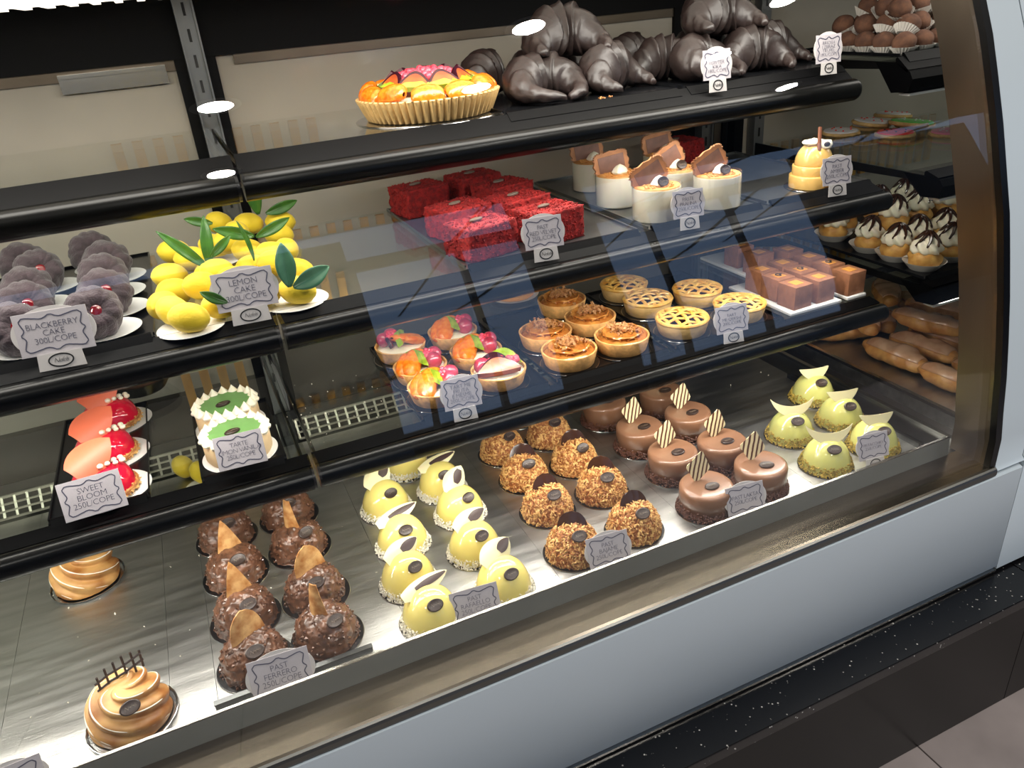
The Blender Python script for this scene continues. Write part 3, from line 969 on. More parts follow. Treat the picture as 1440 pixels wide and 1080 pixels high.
# --- toasted meringue swirl
def swirl(q):
    V, F = [], []
    n, m = 110, 60
    for i in range(m + 1):
        t = i / m
        z = 0.004 + 0.058 * sin(t * pi / 2)
        r0 = 0.0475 * cos(t * pi / 2 * 0.985) ** 0.62 + 0.001
        for k in range(n):
            a = 2 * pi * k / n
            ph = 5 * a + 21 * t + 0.5 * sin(2 * a + q)
            rd = (1 - abs(sin(ph / 2))) ** 1.0
            am = 0.0085 * min(1, t * 3 + 0.25) * min(1, (1 - t) * 5 + 0.1)
            rr = r0 - am * (rd - 0.4) + 0.0012 * nz((cos(a) * 0.05, sin(a) * 0.05, z), 60, q)
            V.append((rr * cos(a), rr * sin(a), z + 0.4 * am * (0.5 - rd)))
    for i in range(m):
        for k in range(n):
            k2 = (k + 1) % n
            F.append((i * n + k, i * n + k2, (i + 1) * n + k2, (i + 1) * n + k))
    F.append(tuple(m * n + k for k in range(n)))
    return V, F


trel = [tube([(x, 0, z0), (x + 0.002, 0.0006, z1)], 0.0016, 6) for x, z0, z1 in ((-0.024, -0.004, 0.026), (-0.013, 0, 0.032), (-0.002, 0, 0.034), (0.009, 0, 0.036), (0.020, 0, 0.034), (0.030, 0.006, 0.030))]
trel += [tube([(-0.027, 0, z), (-0.01, 0.001, z + 0.003), (0.008, 0, z + 0.004), (0.033, 0, z + 0.008)], 0.0015, 6) for z in (0.008, 0.018)]
p, r = on_dome(0.046, 0.062, 0, 52, 0.7, 0.0045)
flat = lathe([(0.0535, 0.0004), (0.056, 0.0040), (0.0552, 0.0042), (0.0530, 0.0016), (0.0004, 0.0016)], 60, lambda a, i: 1 + 0.006 * sin(26 * a))
for q in range(2):
    rid = []
    for s in range(5):
        pth, rr_ = [], []
        for i in range(81):
            t = 0.03 + 0.92 * i / 80
            a = (2 * pi * s - 21 * t) / 5
            a = (2 * pi * s - 21 * t - 0.5 * sin(2 * a + q)) / 5
            r0 = 0.0475 * cos(t * pi / 2 * 0.985) ** 0.62 + 0.001
            am = 0.0085 * min(1, t * 3 + 0.25) * min(1, (1 - t) * 5 + 0.1)
            pth.append(((r0 + am * 0.36 - 0.0006) * cos(a + pi / 5), (r0 + am * 0.36 - 0.0006) * sin(a + pi / 5), 0.004 + 0.058 * sin(t * pi / 2) + 0.2 * am - 0.0002))
            rr_.append(0.0013 * sin(pi * (0.06 + 0.9 * i / 80)) ** 0.5)
        rid.append(tube(pth, rr_, 7, False, 0.8))
    sp = [spec('foil_case', flat, 'board_silver'), spec('meringue', swirl(q), 'meringue', angle=180), spec('pale_ridges', add(*rid), 'meringue_white', label='pale piped crests of the toasted meringue')]
    if q == 0:
        sp += [spec('chocolate_trellis', add(*trel), 'dark_chocolate', (0.004, 0.012, 0.052), (radians(-6), 0, radians(4))), button(p, r, 0.0125, 0.0088)]
    KIND['meringue%d' % q] = sp

# --- tartlets
def crust(r, h, flutes=0, wall=0.0035, seed=0, rb=0.86):
    rf = (lambda a, i: 1 + (0.055 * (abs(sin(flutes * a / 2)) - 0.5) if i in (1, 2, 3) else 0)) if flutes else (lambda a, i: 1 + 0.008 * noise.noise(Vector((cos(a) * 3, sin(a) * 3, seed + i * 0.2))))
    pr = [(r * rb * 0.97, 0), (r * rb, 0.0015), (r * (rb + 1) / 2, h * 0.5), (r * 0.995, h * 0.96), (r * 0.985, h), (r - wall, h * 0.985), (r - wall * 1.25, h * 0.72), (0.0004, h * 0.70)]
    return lathe(pr, flutes * 5 if flutes else 48, rf)


def segment(L, w, h, seed=0):
    """citrus segment: plump half-moon lying on its flat side"""
    def fn(u, v):
        a = pi * (u - 0.5) * 0.96
        b = 2 * pi * v
        rr = cos(a) ** 0.55
        x = sin(a) * L / 2
        return (x, cos(b) * w / 2 * rr - 0.12 * L * (1 - cos(a)), h / 2 * (1 + sin(b) * rr * 0.9))
    G, F = [], []
    nu, nv = 12, 12
    for i in range(nu + 1):
        for j in range(nv):
            G.append(fn(i / nu, j / nv))
    for i in range(nu):
        for j in range(nv):
            F.append((i * nv + j, i * nv + (j + 1) % nv, (i + 1) * nv + (j + 1) % nv, (i + 1) * nv + j))
    return lump((G, F), 0.0012, 160, seed, (0, 0, h / 2))


def wedge(L, w, h):
    """fruit slice: a crescent slab"""
    o = [(-L / 2 + L * t, -w * 0.5 * sin(pi * t) * 0.2) for t in [i / 10 for i in range(11)]] + [(L / 2 - L * t, w * sin(pi * t)) for t in [i / 10 for i in range(1, 10)]]
    return prism(o, 0, h)


cr = crust(0.0455, 0.024)
cust = lump(lathe(dome_prof(0.0415, 0.006, 8, 0.8), 32), 0.0012, 90, 2)
for q in range(3):
    rz = (0, 0.25, 3.4)[q]
    K = [board(0.0495), spec('crust', cr, 'pastry_crust', (0, 0, 0.0018)), spec('custard', cust, 'custard', (0, 0, 0.0190))]
    if q < 2:
        K += [spec('mandarin_segment', segment(0.064, 0.034, 0.020, 1), 'mandarin', (-0.013, -0.004, 0.0245), (radians(8), radians(-20), radians(68))),
              spec('mandarin_segment', segment(0.052, 0.028, 0.018, 2), 'mandarin', (-0.026, -0.004, 0.0225), (radians(10), radians(-26), radians(72))),
              spec('kiwi_slice', wedge(0.064, 0.015, 0.010), 'kiwi', (0.000, 0.002, 0.0330), (radians(60), radians(0), radians(-68))),
              spec('grape_half', ball(0.0145, 18, 12), 'grape', (0.022, -0.012, 0.034)), spec('grape_half', ball(0.0130, 18, 12), 'grape', (0.026, 0.010, 0.036)),
              spec('plum_slice', wedge(0.044, 0.014, 0.006), 'plum_skin', (0.014, 0.014, 0.030), (radians(64), 0, radians(-60)), kids=[spec('flesh', wedge(0.040, 0.012, 0.0064), 'plum_flesh', (0, -0.001, -0.0002))])]
        for k in range(9):
            a = k * 2.4
            K.append(spec('redcurrant', ball(0.0048, 10, 7), 'redcurrant', (0.016 + 0.009 * cos(a) * (k / 9) ** .5, 0.001 + 0.014 * sin(a) * (k / 9) ** .5, 0.043)))
    else:
        K += [spec('plum_slice', wedge(0.070, 0.024, 0.014), 'plum_flesh', (-0.002, -0.024, 0.026), (radians(35), 0, radians(4)), kids=[spec('skin', wedge(0.072, 0.027, 0.0120), 'plum_skin', (0, 0.0012, 0.0004))]),
              spec('plum_slice', wedge(0.060, 0.018, 0.007), 'plum_skin', (-0.004, 0.016, 0.028), (radians(58), 0, radians(-10))),
              spec('kiwi_slice', wedge(0.066, 0.020, 0.007), 'kiwi', (0.014, 0.022, 0.028), (radians(58), 0, radians(-34))), spec('grape_half', ball(0.0140, 18, 12), 'grape', (-0.026, -0.006, 0.036))]
        for k in range(16):
            K.append(spec('redcurrant', ball(0.0054, 10, 7), 'redcurrant', (-0.012 + 0.0060 * (k % 8), -0.008 + 0.010 * (k // 8) + 0.002 * (k % 3), 0.0375 + 0.002 * (k % 2))))
    KIND['fruit%d' % q] = K

for q in range(3):
    rnd = random.Random(q + 90)
    K = [board(0.0500), spec('crust', crust(0.0475, 0.026, 0, 0.0035, q, 0.88), 'pastry_crust', (0, 0, 0.0018)), spec('apple_filling', lump(lathe(dome_prof(0.0435, 0.012, 8, 0.7), 32), 0.002, 80, q), 'apple_slice', (0, 0, 0.019))]
    for k in range(11):
        a = k * 2 * pi / 8 + q
        R = 0.031 if k < 8 else 0.016

        def ap(u, v, R=R, a=a, k=k):
            t = a + (u - 0.5) * 1.3
            s = sin(pi * u) ** 0.5
            return (cos(t) * (R + 0.006 * (v - 0.5)), sin(t) * (R + 0.006 * (v - 0.5)), 0.028 + (0.003 if k >= 8 else 0) + 0.007 * v * s)
        K.append(spec('apple_slice', sheet(ap, 10, 3, 0.0022), 'apple_slice'))
    wn = chips([((rnd.gauss(0.004, 0.012), rnd.gauss(0.006, 0.011), 0.034 + rnd.random() * 0.006), (rnd.uniform(-.6, .6), rnd.uniform(-.6, .6), 1)) for _ in range(120)], 0.0036, q + 5, 0, 1.2, 0.8)
    K.append(spec('walnut_crumbs', wn, 'walnut', kind='stuff', smooth=False))
    KIND['apple%d' % q] = K

for q in range(2):
    K = [board(0.0500), spec('crust', crust(0.0470, 0.026, 0, 0.0035, q + 7, 0.88), 'pastry_pale', (0, 0, 0.0018)), spec('dark_filling', lathe(dome_prof(0.0430, 0.007, 8, 0.7), 32), 'filling', (0, 0, 0.0205))]
    for dr in range(2):
        for k in range(5):
            c = -0.034 + 0.017 * k
            hw = sqrt(max(0.0, 0.0455 ** 2 - c * c))
            pth = []
            for i in range(15):
                s = -hw + 2 * hw * i / 14
                zz = 0.0275 + 0.0075 * (1 - (s * s + c * c) / 0.0455 ** 2) + 0.0016 * cos(s / 0.017 * pi + (pi if (k + dr) % 2 else 0))
                pth.append((s, c, zz) if dr == 0 else (c, s, zz))
            K.append(spec('dough_strip', tube(pth, 0.0036, 8, False, 0.6), 'lattice_dough'))
    K.append(spec('dough_rim', lump(tube([(0.0440 * cos(a * pi / 24), 0.0440 * sin(a * pi / 24), 0.0275) for a in range(48)], 0.0038, 8, True), 0.0008, 120, q), 'lattice_dough'))
    KIND['lattice%d' % q] = K

# --- cocoa cubes
cube_ = bbox(-0.0215, 0.0215, -0.0215, 0.0215, 0, 0.044, 0.0016)
topp = bbox(-0.010, 0.010, -0.010, 0.010, 0.0438, 0.0448, 0.0004)
sq = tube([(0.008 * cos(a) * (1 - a / 9), 0.006 * sin(a), 0.0455) for a in [i * 0.45 for i in range(15)]], 0.0010, 6)
KIND['cube0'] = [spec('cube_cake', cube_, 'cocoa_cube'), spec('caramel_patch', topp, 'caramel_top')]
KIND['cube1'] = [spec('cube_cake', cube_, 'cocoa_cube'), spec('caramel_patch', topp, 'caramel_top'), spec('chocolate_squiggle', sq, 'dark_chocolate')]

# --- blackberry shaped cake
def blackberry(q):
    n, m = 84, 40
    V, F = [], []
    ax = Matrix.Rotation(radians(62), 3, 'X')
    for i in range(m + 1):
        th = pi * i / m
        for k in range(n):
            ph = 2 * pi * k / n
            lobe = abs(cos(5.5 * ph + 0.4 * q + 1.6 * noise.noise(Vector((cos(ph) * 1.3, sin(ph) * 1.3, th * 0.8 + q * 3))))) ** 0.7
            r = 0.0345 * (1 + 0.075 * (lobe - 0.6) * sin(th) ** 0.7) * (1 - 0.50 * math.exp(-(th / 0.46) ** 2))
            p = ax @ Vector((r * sin(th) * cos(ph), r * sin(th) * sin(ph), r * cos(th)))
            V.append((p.x, p.y, max(0.0, p.z * 0.98 + 0.0285)))
    for i in range(m):
        for k in range(n):
            k2 = (k + 1) % n
            F.append((i * n + k, (i + 1) * n + k, (i + 1) * n + k2, i * n + k2))
    return lump(lump((V, F), 0.0038, 46, q, (0, 0, 0.028), zmin=0.0), 0.0012, 150, q, (0, 0, 0.03), zmin=0.0)


cdir = Matrix.Rotation(radians(62), 3, 'X') @ Vector((0, 0, 1))
gel = lump(ball(0.0112, 16, 10, (1, 1, 0.5)), 0.0012, 160, 3, (0, 0, 0))
for q in range(2):
    KIND['black%d' % q] = [spec('berry_cake', blackberry(q), 'flock_berry', angle=180), spec('red_jelly', gel, 'red_gel', tuple(cdir * 0.0180 + Vector((0, 0, 0.0280))), (radians(62), 0, 0), label='glossy red jelly centre')]

# --- lemon shaped cake
def lemon_shape(q):
    V, F = [], []
    n, m = 32, 26
    for i in range(m + 1):
        t = -1 + 2 * i / m
        r = 0.0190 * (max(0.0, 1 - abs(t) ** 2.1)) ** 0.58
        if abs(t) > 0.80:
            r = max(r * 0.9, 0.0050 * (1 - ((abs(t) - 0.80) / 0.2) ** 2) ** 0.5)
        for k in range(n):
            a = 2 * pi * k / n
            V.append((t * 0.0268, r * cos(a), r * sin(a)))
    for i in range(m):
        for k in range(n):
            k2 = (k + 1) % n
            F.append((i * n + k, (i + 1) * n + k, (i + 1) * n + k2, i * n + k2))
    return lump((V, F), 0.0008, 90, q, (0, 0, 0))


def leaf_shape(L, w, bend):
    def fn(u, v):
        s = (v - 0.5) * w * sin(pi * min(1, u * 0.95 + 0.04)) ** 0.8
        return (s, bend * u * u - abs(s) * 0.35, L * u)
    return sheet(fn, 12, 6, 0.0008)


KIND['lemon0'] = [spec('lemon_cake', lemon_shape(1), 'lemon_velvet', angle=180)]
KIND['lemon1'] = [spec('lemon_cake', lemon_shape(4), 'lemon_velvet', angle=180)]

# --- red velvet square
def velvet(q):
    bm = bmesh.new()
    V, F = box(-0.044, 0.044, -0.036, 0.036, 0, 0.050)
    vs = [bm.verts.new(v) for v in V]
    for f in F:
        bm.faces.new([vs[i] for i in f])
    bmesh.ops.subdivide_edges(bm, edges=bm.edges[:], cuts=13, use_grid_fill=True)
    r = ([tuple(v.co) for v in bm.verts], [tuple(v.index for v in f.verts) for f in bm.faces])
    bm.verts.index_update()
    r = ([tuple(v.co) for v in bm.verts], [tuple(v.index for v in f.verts) for f in bm.faces])
    bm.free()
    return lump(lump(r, 0.0030, 190, q, (0, 0, 0.025), zmin=0.0), 0.0016, 420, q + 2, (0, 0, 0.025), zmin=0.0)


for q in range(2):
    rnd = random.Random(q)
    pts = [((rnd.uniform(-.043, .043), rnd.uniform(-.035, .035), 0.0505), (0, 0, 1)) for _ in range(220)] + [((rnd.uniform(-.044, .044), -0.0365, rnd.uniform(.002, .05)), (0, -1, 0)) for _ in range(160)] + \
          [((0.0445 * s, rnd.uniform(-.036, .036), rnd.uniform(.002, .05)), (s, 0, 0)) for s in (-1, 1) for _ in range(80)]
    KIND['velvet%d' % q] = [spec('cake_square', velvet(q), 'red_velvet', angle=180), spec('red_crumbs', chips(pts, 0.0018, q, 0, 1.2, 0.9), 'red_velvet', kind='stuff', smooth=False),
                            spec('chocolate_plaque', oval(0.0125, 0.0055, 0.003), 'plaque_grey', (-0.004, 0.002, 0.0515), (0, 0, radians(6)))]

# --- cream cup with biscuit
def biscuit():
    o = []
    W, H = 0.066, 0.042
    for i in range(64):
        a = 2 * pi * i / 64
        k = 1 + 0.055 * cos(i * pi)
        c, s = cos(a), sin(a)
        e = 0.42
        o.append((W / 2 * k * abs(c) ** e * (1 if c > 0 else -1), H / 2 * k * abs(s) ** e * (1 if s > 0 else -1)))
    return prism(o, -0.003, 0.003)


bis_in = bbox(-0.025, 0.025, -0.0135, 0.0135, -0.0038, 0.0038, 0.0006)
for q in range(2):
    rnd = random.Random(q + 3)
    K = [spec('clear_cup', lathe([(0.0405, 0), (0.0410, 0.0005), (0.0410, 0.0570), (0.0402, 0.0570), (0.0402, 0.0012), (0.0004, 0.0010)], 48), 'cup_clear', angle=50),
         spec('cream_filling', lump(lathe([(0.0396, 0.0016), (0.0397, 0.050), (0.0390, 0.0525), (0.0004, 0.0530)], 48), 0.0006, 90, q), 'cream'),
         spec('praline_top', add(lathe([(0.0385, 0.0525), (0.0370, 0.0545), (0.0004, 0.0550)], 40), chips([((rnd.uniform(-.026, .026), rnd.uniform(-.026, .026), 0.0552), (0, 0, 1)) for _ in range(200)], 0.0019, q, 0, 1.2, .9)), 'praline_dust', kind='stuff', smooth=False),
         spec('cream_rosette', lump(lathe([(0.011, 0), (0.0135, 0.004), (0.010, 0.010), (0.006, 0.014), (0.0004, 0.017)], 24, lambda a, i: 1 + 0.14 * sin(6 * a + i)), 0.001, 100, q), 'cream', (0.002, -0.008, 0.0545)),
         spec('biscuit', biscuit(), 'biscuit', (-0.010, 0.012, 0.0700), (radians(80), radians(-24 if q == 0 else -6), radians(14)), kids=[spec('biscuit_face', bis_in, 'biscuit_face')])]
    if q == 0:
        K.append(button((0.004, -0.0185, 0.0630), (radians(64), 0, radians(8)), 0.0100, 0.0085))
    KIND['cup%d' % q] = K

# --- amber tiered cake
ped = [spec('petal', sheet(lambda u, v: ((v - .5) * 0.016 * sin(pi * min(1, u * .9 + .08)), -0.016 * u + 0.004, 0.006 + 0.008 * u - 0.01 * u * u), 6, 4, 0.0016), 'cream', (0, 0, 0), (0, 0, k * 2 * pi / 6)) for k in range(6)]
KIND['amber'] = [board(0.0475), spec('bottom_tier', lathe([(0.0395, 0.002), (0.0398, 0.022), (0.0385, 0.0235), (0.034, 0.0238)], 56), 'amber_glaze', angle=60), spec('middle_tier', lathe([(0.0355, 0.0225), (0.0358, 0.0385), (0.0345, 0.0400), (0.030, 0.0402)], 56), 'amber_glaze', angle=60),
                 spec('dome', lathe(dome_prof(0.0325, 0.037, 18, 0.85), 56), 'amber_glaze', (0, 0, 0.0395), angle=180), spec('cream_flower', lump(ball(0.012, 16, 8, (1.5, 1.2, .5)), 0.003, 140, 2, (0, 0, 0)), 'cream', (-0.006, -0.002, 0.0775)),
                 spec('cream_flower', lump(ball(0.011, 16, 8, (1.3, 1.3, .8)), 0.003, 150, 4, (0, 0, 0)), 'cream', (0.013, -0.008, 0.0740)),
                 spec('chocolate_stick', tube([(0.001, -0.021, 0.066), (0.003, -0.008, 0.104)], 0.0033, 12), 'cinnamon'), spec('coffee_bean', ball(0.0045, 12, 8, (1.2, .6, 1)), 'dark_chocolate', (0.014, -0.0205, 0.0765))]

# --- pink glazed dome with coral petal
petal = arc_card(0.048, 0.068, 0.010, lambda v: sin(pi * min(1, v * 0.90 + 0.10)) ** 0.75, 0.0014)
pearls = [spec('cream_pearl', ball(0.0044 - 0.0004 * (k % 3), 12, 8, (1, 1, .8)), 'cream', (0.002 + 0.0095 * (k % 4), -0.014 + 0.010 * (k // 4) + 0.003 * (k % 2), 0.0445 - 0.0014 * (k % 4))) for k in range(8)]
for q in range(1):
    KIND['bloom'] = [spec('nut_base', disc(0.044, 0.0014, 0.008, 48), 'crumb_nut'), spec('glazed_dome', lathe(dome_prof(0.0405, 0.040, 22, 0.62, 0.007), 56), 'pink_glaze', angle=180), spec('nut_rim', chips(ring_points(0.041, 0.0455, 0.008, 240, 4), 0.0018, 3), 'crumb_pale', kind='stuff', smooth=False),
                     spec('coral_petal', petal, 'petal_coral', (-0.034, -0.010, 0.0440), tuple((Matrix.Rotation(radians(8), 3, 'Z') @ Matrix.Rotation(radians(-50), 3, 'X') @ Matrix.Rotation(radians(70), 3, 'Y')).to_euler()), label='coral pink white-chocolate petal')] + pearls

# --- green topped tart
doll = lathe([(0.0075, 0), (0.0082, 0.003), (0.0052, 0.007), (0.0022, 0.011), (0.0004, 0.014)], 14, lambda a, i: 1 + 0.10 * sin(5 * a))
dolld = data('cream_dollop', doll, 'cream')
KIND['green'] = [spec('cake_board', disc(0.053, 0, 0.0016), 'board_white'), spec('tart_base', lathe([(0.044, 0.0018), (0.0465, 0.006), (0.0465, 0.034), (0.0450, 0.0365), (0.040, 0.0365)], 56), 'tart_side'), spec('green_top', lathe([(0.0420, 0.035), (0.0410, 0.0385), (0.0004, 0.0395)], 48), 'green_top'),
                 button((-0.004, -0.006, 0.0393), (0, 0, radians(8)), 0.0115, 0.0066)] + [spec('cream_dollop', dolld, 'cream', (0.0425 * cos(a * 2 * pi / 18), 0.0425 * sin(a * 2 * pi / 18), 0.0345), (0, 0, a)) for a in range(18)]

# --- chocolate croissant
def croissant(q):
    V, F = [], []
    m, n = 110, 28
    span = radians((176, 122, 92)[q])
    A, B = ((0.048, 0.043), (0.052, 0.040), (0.062, 0.040))[q]
    for i in range(m + 1):
        t = i / m
        a = pi / 2 + (t - 0.5) * 2 * span
        body = math.exp(-((t - 0.5) / 0.27) ** 4)
        tip = sin(pi * min(1, 0.03 + 0.97 * min(t, 1 - t) * 2) / 2) ** 0.4
        rr = (0.0155 + (0.0185, 0.0215, 0.0205)[q] * body) * tip
        cx, cy = cos(a) * A, sin(a) * B - 0.012
        for k in range(n):
            b = 2 * pi * k / n
            seg = (t * 9.5 + 0.35 * sin(b + 0.6) + 0.2 * sin(5 * t + q)) % 1.0
            stp = 1 + (0.22 * (1 - seg) ** 1.4 - 0.06 - (0.05 if seg < 0.06 else 0)) * (0.25 + 0.75 * body)
            x = cos(b) * rr * stp
            z = sin(b) * rr * stp * (1.18 if sin(b) > 0 else 0.8)
            V.append((cx + cos(a) * x, cy + sin(a) * x, max(0.0, z + 0.72 * rr + 0.004)))
    for i in range(m):
        for k in range(n):
            k2 = (k + 1) % n
            F.append((i * n + k, i * n + k2, (i + 1) * n + k2, (i + 1) * n + k))
    F.append(tuple(range(n - 1, -1, -1)))
    F.append(tuple(m * n + k for k in range(n)))
    return lump(lump((V, F), 0.0036, 36, q * 2.3 + 11, (0, 0, 0.02), zmin=0.0), 0.0018, 120, q, (0, 0, 0.02), zmin=0.0)


for q in range(3):
    KIND['cro%d' % q] = data('croissant', croissant(q), 'croissant_chocolate', angle=180)

# --- truffle, cream puff, pleated paper cups
cupm = lathe([(0.0140, 0), (0.0252, 0.0125), (0.0249, 0.0125), (0.0137, 0.0006), (0.0004, 0.0006)], 78, lambda a, i: 1 + (0.06 * sin(26 * a) + 0.05 * sin(3 * a) if i in (1, 2) else 0.02 * sin(26 * a)))
for q in range(2):
    KIND['truffle%d' % q] = [spec('paper_cup', cupm, 'paper_cup', kind=None), spec('truffle_ball', lump(ball(0.0208, 24, 16, (1, 1.05, 0.92)), 0.0022, 60, q, (0, 0, 0)), 'truffle_cocoa', (0, 0, 0.0195), angle=180)]
cupl = lathe([(0.026, 0), (0.041, 0.017), (0.0405, 0.017), (0.0256, 0.0006), (0.0004, 0.0006)], 96, lambda a, i: 1 + (0.022 * sin(48 * a) if i in (1, 2) else 0.008 * sin(48 * a)))


def piped(q):
    prof = [(0.0255, 0), (0.0285, 0.006), (0.0275, 0.012), (0.0245, 0.018), (0.0215, 0.022), (0.0165, 0.028), (0.0105, 0.033), (0.0050, 0.037), (0.0004, 0.039)]
    V, F = lathe(prof, 72, lambda a, i: 1)
    V = [(x * (1 + 0.16 * sin(7 * (atan2(y, x) + 30 * z))), y * (1 + 0.16 * sin(7 * (atan2(y, x) + 30 * z))), z) for x, y, z in V]
    return V, F


for q in range(2):
    V, F = piped(q)
    dr = []
    for k in range(7):
        a = k * 0.9 + q
        dr.append(tube([((0.0290 * (1 - s) ** 0.62 + 0.003) * cos(a + 0.8 * s), (0.0290 * (1 - s) ** 0.62 + 0.003) * sin(a + 0.8 * s), 0.039 * (s ** 0.85) + 0.001) for s in [0.30 + 0.070 * i for i in range(11)]], [0.0016 + 0.0026 * (i / 10) ** 0.5 for i in range(11)], 8, False, 0.9))
    KIND['puff%d' % q] = [spec('paper_cup', cupl, 'paper_cup'), spec('choux_base', lump(lump(ball(0.031, 26, 16, (1.05, 1, 0.72)), 0.005, 50, q, (0, 0, 0)), .0015, 180, q, (0, 0, 0)), 'choux', (0, 0, 0.021), angle=180), spec('piped_cream', (V, F), 'cream', (0, 0, 0.034), angle=180),
                          spec('chocolate_drizzle', add(*dr), 'dark_gloss_chocolate', (0, 0, 0.0345))]

# --- long puff pastry with icing
def strudel(q):
    V, F = [], []
    m, n = 44, 26
    for i in range(m + 1):
        t = -1 + 2 * i / m
        w = 0.030 * (1 - 0.55 * abs(t) ** 3.5)
        for k in range(n):
            b = 2 * pi * k / n
            rdg = 0.06 * sin(5 * t + 3 * b + q) + 0.03 * sin(17 * t + 2 * b + q)
            V.append((cos(b) * w * (1 + rdg), t * 0.078, max(0.0, 0.021 + sin(b) * w * 0.72 * (1 + rdg))))
    for i in range(m):
        for k in range(n):
            k2 = (k + 1) % n
            F.append((i * n + k, i * n + k2, (i + 1) * n + k2, (i + 1) * n + k))
    F.append(tuple(range(n - 1, -1, -1)))
    F.append(tuple(m * n + k for k in range(n)))
    return lump((V, F), 0.007, 38, q * 3 + 1, (0, 0, 0.015), zmin=0.0)


def strudel_icing(q):
    def fn(u, v):
        t = -0.86 + 1.72 * u
        w = 0.030 * (1 - 0.55 * abs(t) ** 3.5)
        b = pi * (0.18 + 0.64 * v)
        rdg = 0.06 * sin(5 * t + 3 * b + q) + 0.03 * sin(17 * t + 2 * b + q)
        p = (cos(b) * w * (1 + rdg), t * 0.078, 0.021 + sin(b) * w * 0.72 * (1 + rdg))
        d = Vector(p) - Vector((0, 0, 0.015))
        p2 = Vector(p) + d / d.length * (0.007 * nz(p, 38, q * 3 + 1) + 0.0012)
        return tuple(p2)
    return sheet(fn, 30, 10, 0.0016)


for q in range(3):
    KIND['strudel%d' % q] = [spec('puff_pastry', strudel(q), 'strudel', angle=180), spec('icing', strudel_icing(q), 'icing_glaze', angle=180)]
cook = lathe([(0.040, 0), (0.0425, 0.003), (0.0415, 0.0075), (0.036, 0.0085), (0.0004, 0.0085)], 64, lambda a, i: 1 + 0.03 * sin(12 * a))
icing = lathe([(0.0385, 0.008), (0.037, 0.0108), (0.030, 0.0122), (0.0004, 0.0126)], 48)
dots = add(*[xf(ball(0.0024, 8, 6), (0.022 * cos(a) * (.4 + .6 * (a % 2)), 0.022 * sin(a), 0.0122)) for a in [0.3 + i * 0.9 for i in range(9)]])
for c, (mi, md) in dict(red=('icing_red', 'dark_chocolate'), green=('icing_green', 'icing_white'), pink=('icing_pink', 'icing_white'), white=('icing_white', 'icing_red')).items():
    KIND['cookie_' + c] = [spec('biscuit_base', cook, 'pastry_pale'), spec('icing', icing, mi), spec('sugar_dots', dots, md)]


# ------------------------------------------------------------------ placing the pastries
def face(x, y, extra=0.0):
    return -atan2(x, y) * 0.75 + radians(extra)


G = 'nut-chocolate domes on the deck'
NUT = [(-0.0745, 1.190, 0, 'half under the shelf, fourth beside the bare steel strip'),
       (-0.0705, 1.082, 0, 'wide wafer, third from the front beside the bare steel'),
       (-0.0683, 0.969, 0, 'tall pointed wafer, second beside the bare steel'),
       (-0.0673, 0.872, 1, 'rounded wafer, standing behind its own price card'),
       (0.0326, 1.197, 1, 'rearmost beside the lemon domes'),
       (0.0335, 1.096, 2, 'curled pale wafer ring, third from the front beside the lemon domes'),
       (0.0352, 0.968, 1, 'broad fan wafer, second from the front beside the lemon domes'),
       (0.0332, 0.873, 2, 'curled wafer, front one beside the lemon domes')]
for x, y, q, lb in NUT:
    place('chocolate_dome_cake', KIND['nut%d' % q], 'nut-chocolate dome, ' + lb, 'cake', (x, y, DT), face(x, y, 4), G)

G = 'yellow lemon domes on the deck'
LEM = [(0.2625, 1.236, 1, 'rearmost, mostly hidden under the shelf rail'), (0.1930, 1.130, 0, 'big round white petal, fourth beside the brown domes'),
       (0.1900, 1.018, 1, 'long flat petal, third beside the brown ones'), (0.1709, 0.924, 3, 'tilted petal, second beside the brown domes'),
       (0.1770, 0.834, 1, 'long dark-topped petal, front one beside the brown domes'), (0.2994, 1.135, 1, 'fourth from the front beside the nut-crumb domes'),
       (0.3021, 1.048, 2, 'upright petal with a dark square, third beside the nut-crumb domes'), (0.2880, 0.943, 3, 'dark pointed petal, second beside the nut-crumb domes'),
       (0.2940, 0.840, 0, 'round petal with dark tip, behind its price card')]
for x, y, q, lb in LEM:
    place('lemon_dome_cake', KIND['lemondome%d' % q], 'yellow coconut dome, ' + lb, 'cake', (x, y, DT), face(x, y, 6), G)

G = 'nut-crumb domes on the deck'
for x, y, q, lb in [(0.530, 1.300, 2, 'farthest back under the shelf rail'), (0.4441, 1.190, 0, 'fourth beside the lemon domes'), (0.4430, 1.087, 1, 'third beside the lemon domes'),
                    (0.4361, 0.979, 2, 'second beside the lemon domes'), (0.4250, 0.864, 1, 'front one beside the lemon domes'), (0.5459, 1.192, 2, 'fourth beside the milk chocolate cakes'),
                    (0.5447, 1.083, 0, 'third beside the milk chocolate cakes'), (0.5425, 0.979, 1, 'second beside the milk chocolate cakes'), (0.5367, 0.864, 2, 'front one beside the milk chocolate cakes, behind the card')]:
    place('nut_crumb_dome_cake', KIND['crumb%d' % q], 'nut-crumb dome, ' + lb, 'cake', (x, y, DT), face(x, y, 2), G)

G = 'milk chocolate cylinder cakes on the deck'
for x, y, q, lb in [(0.676, 1.199, 1, 'fourth beside the nut-crumb domes, shaded'), (0.6818, 1.076, 0, 'third beside the nut-crumb domes'), (0.684, 0.970, 0, 'second beside the nut-crumb domes'),
                    (0.6715, 0.856, 0, 'front one beside the nut-crumb domes'), (0.7969, 1.176, 1, 'fourth beside the bare dark tray'), (0.7894, 1.073, 0, 'third beside the bare dark tray'),
                    (0.7800, 0.955, 0, 'second beside the bare dark tray'), (0.7878, 0.8605, 1, 'front one behind the price card')]:
    place('milk_chocolate_cake', KIND['milk%d' % q], 'milk chocolate cake, ' + lb, 'cake', (x, y, DT), face(x, y, 0), G)

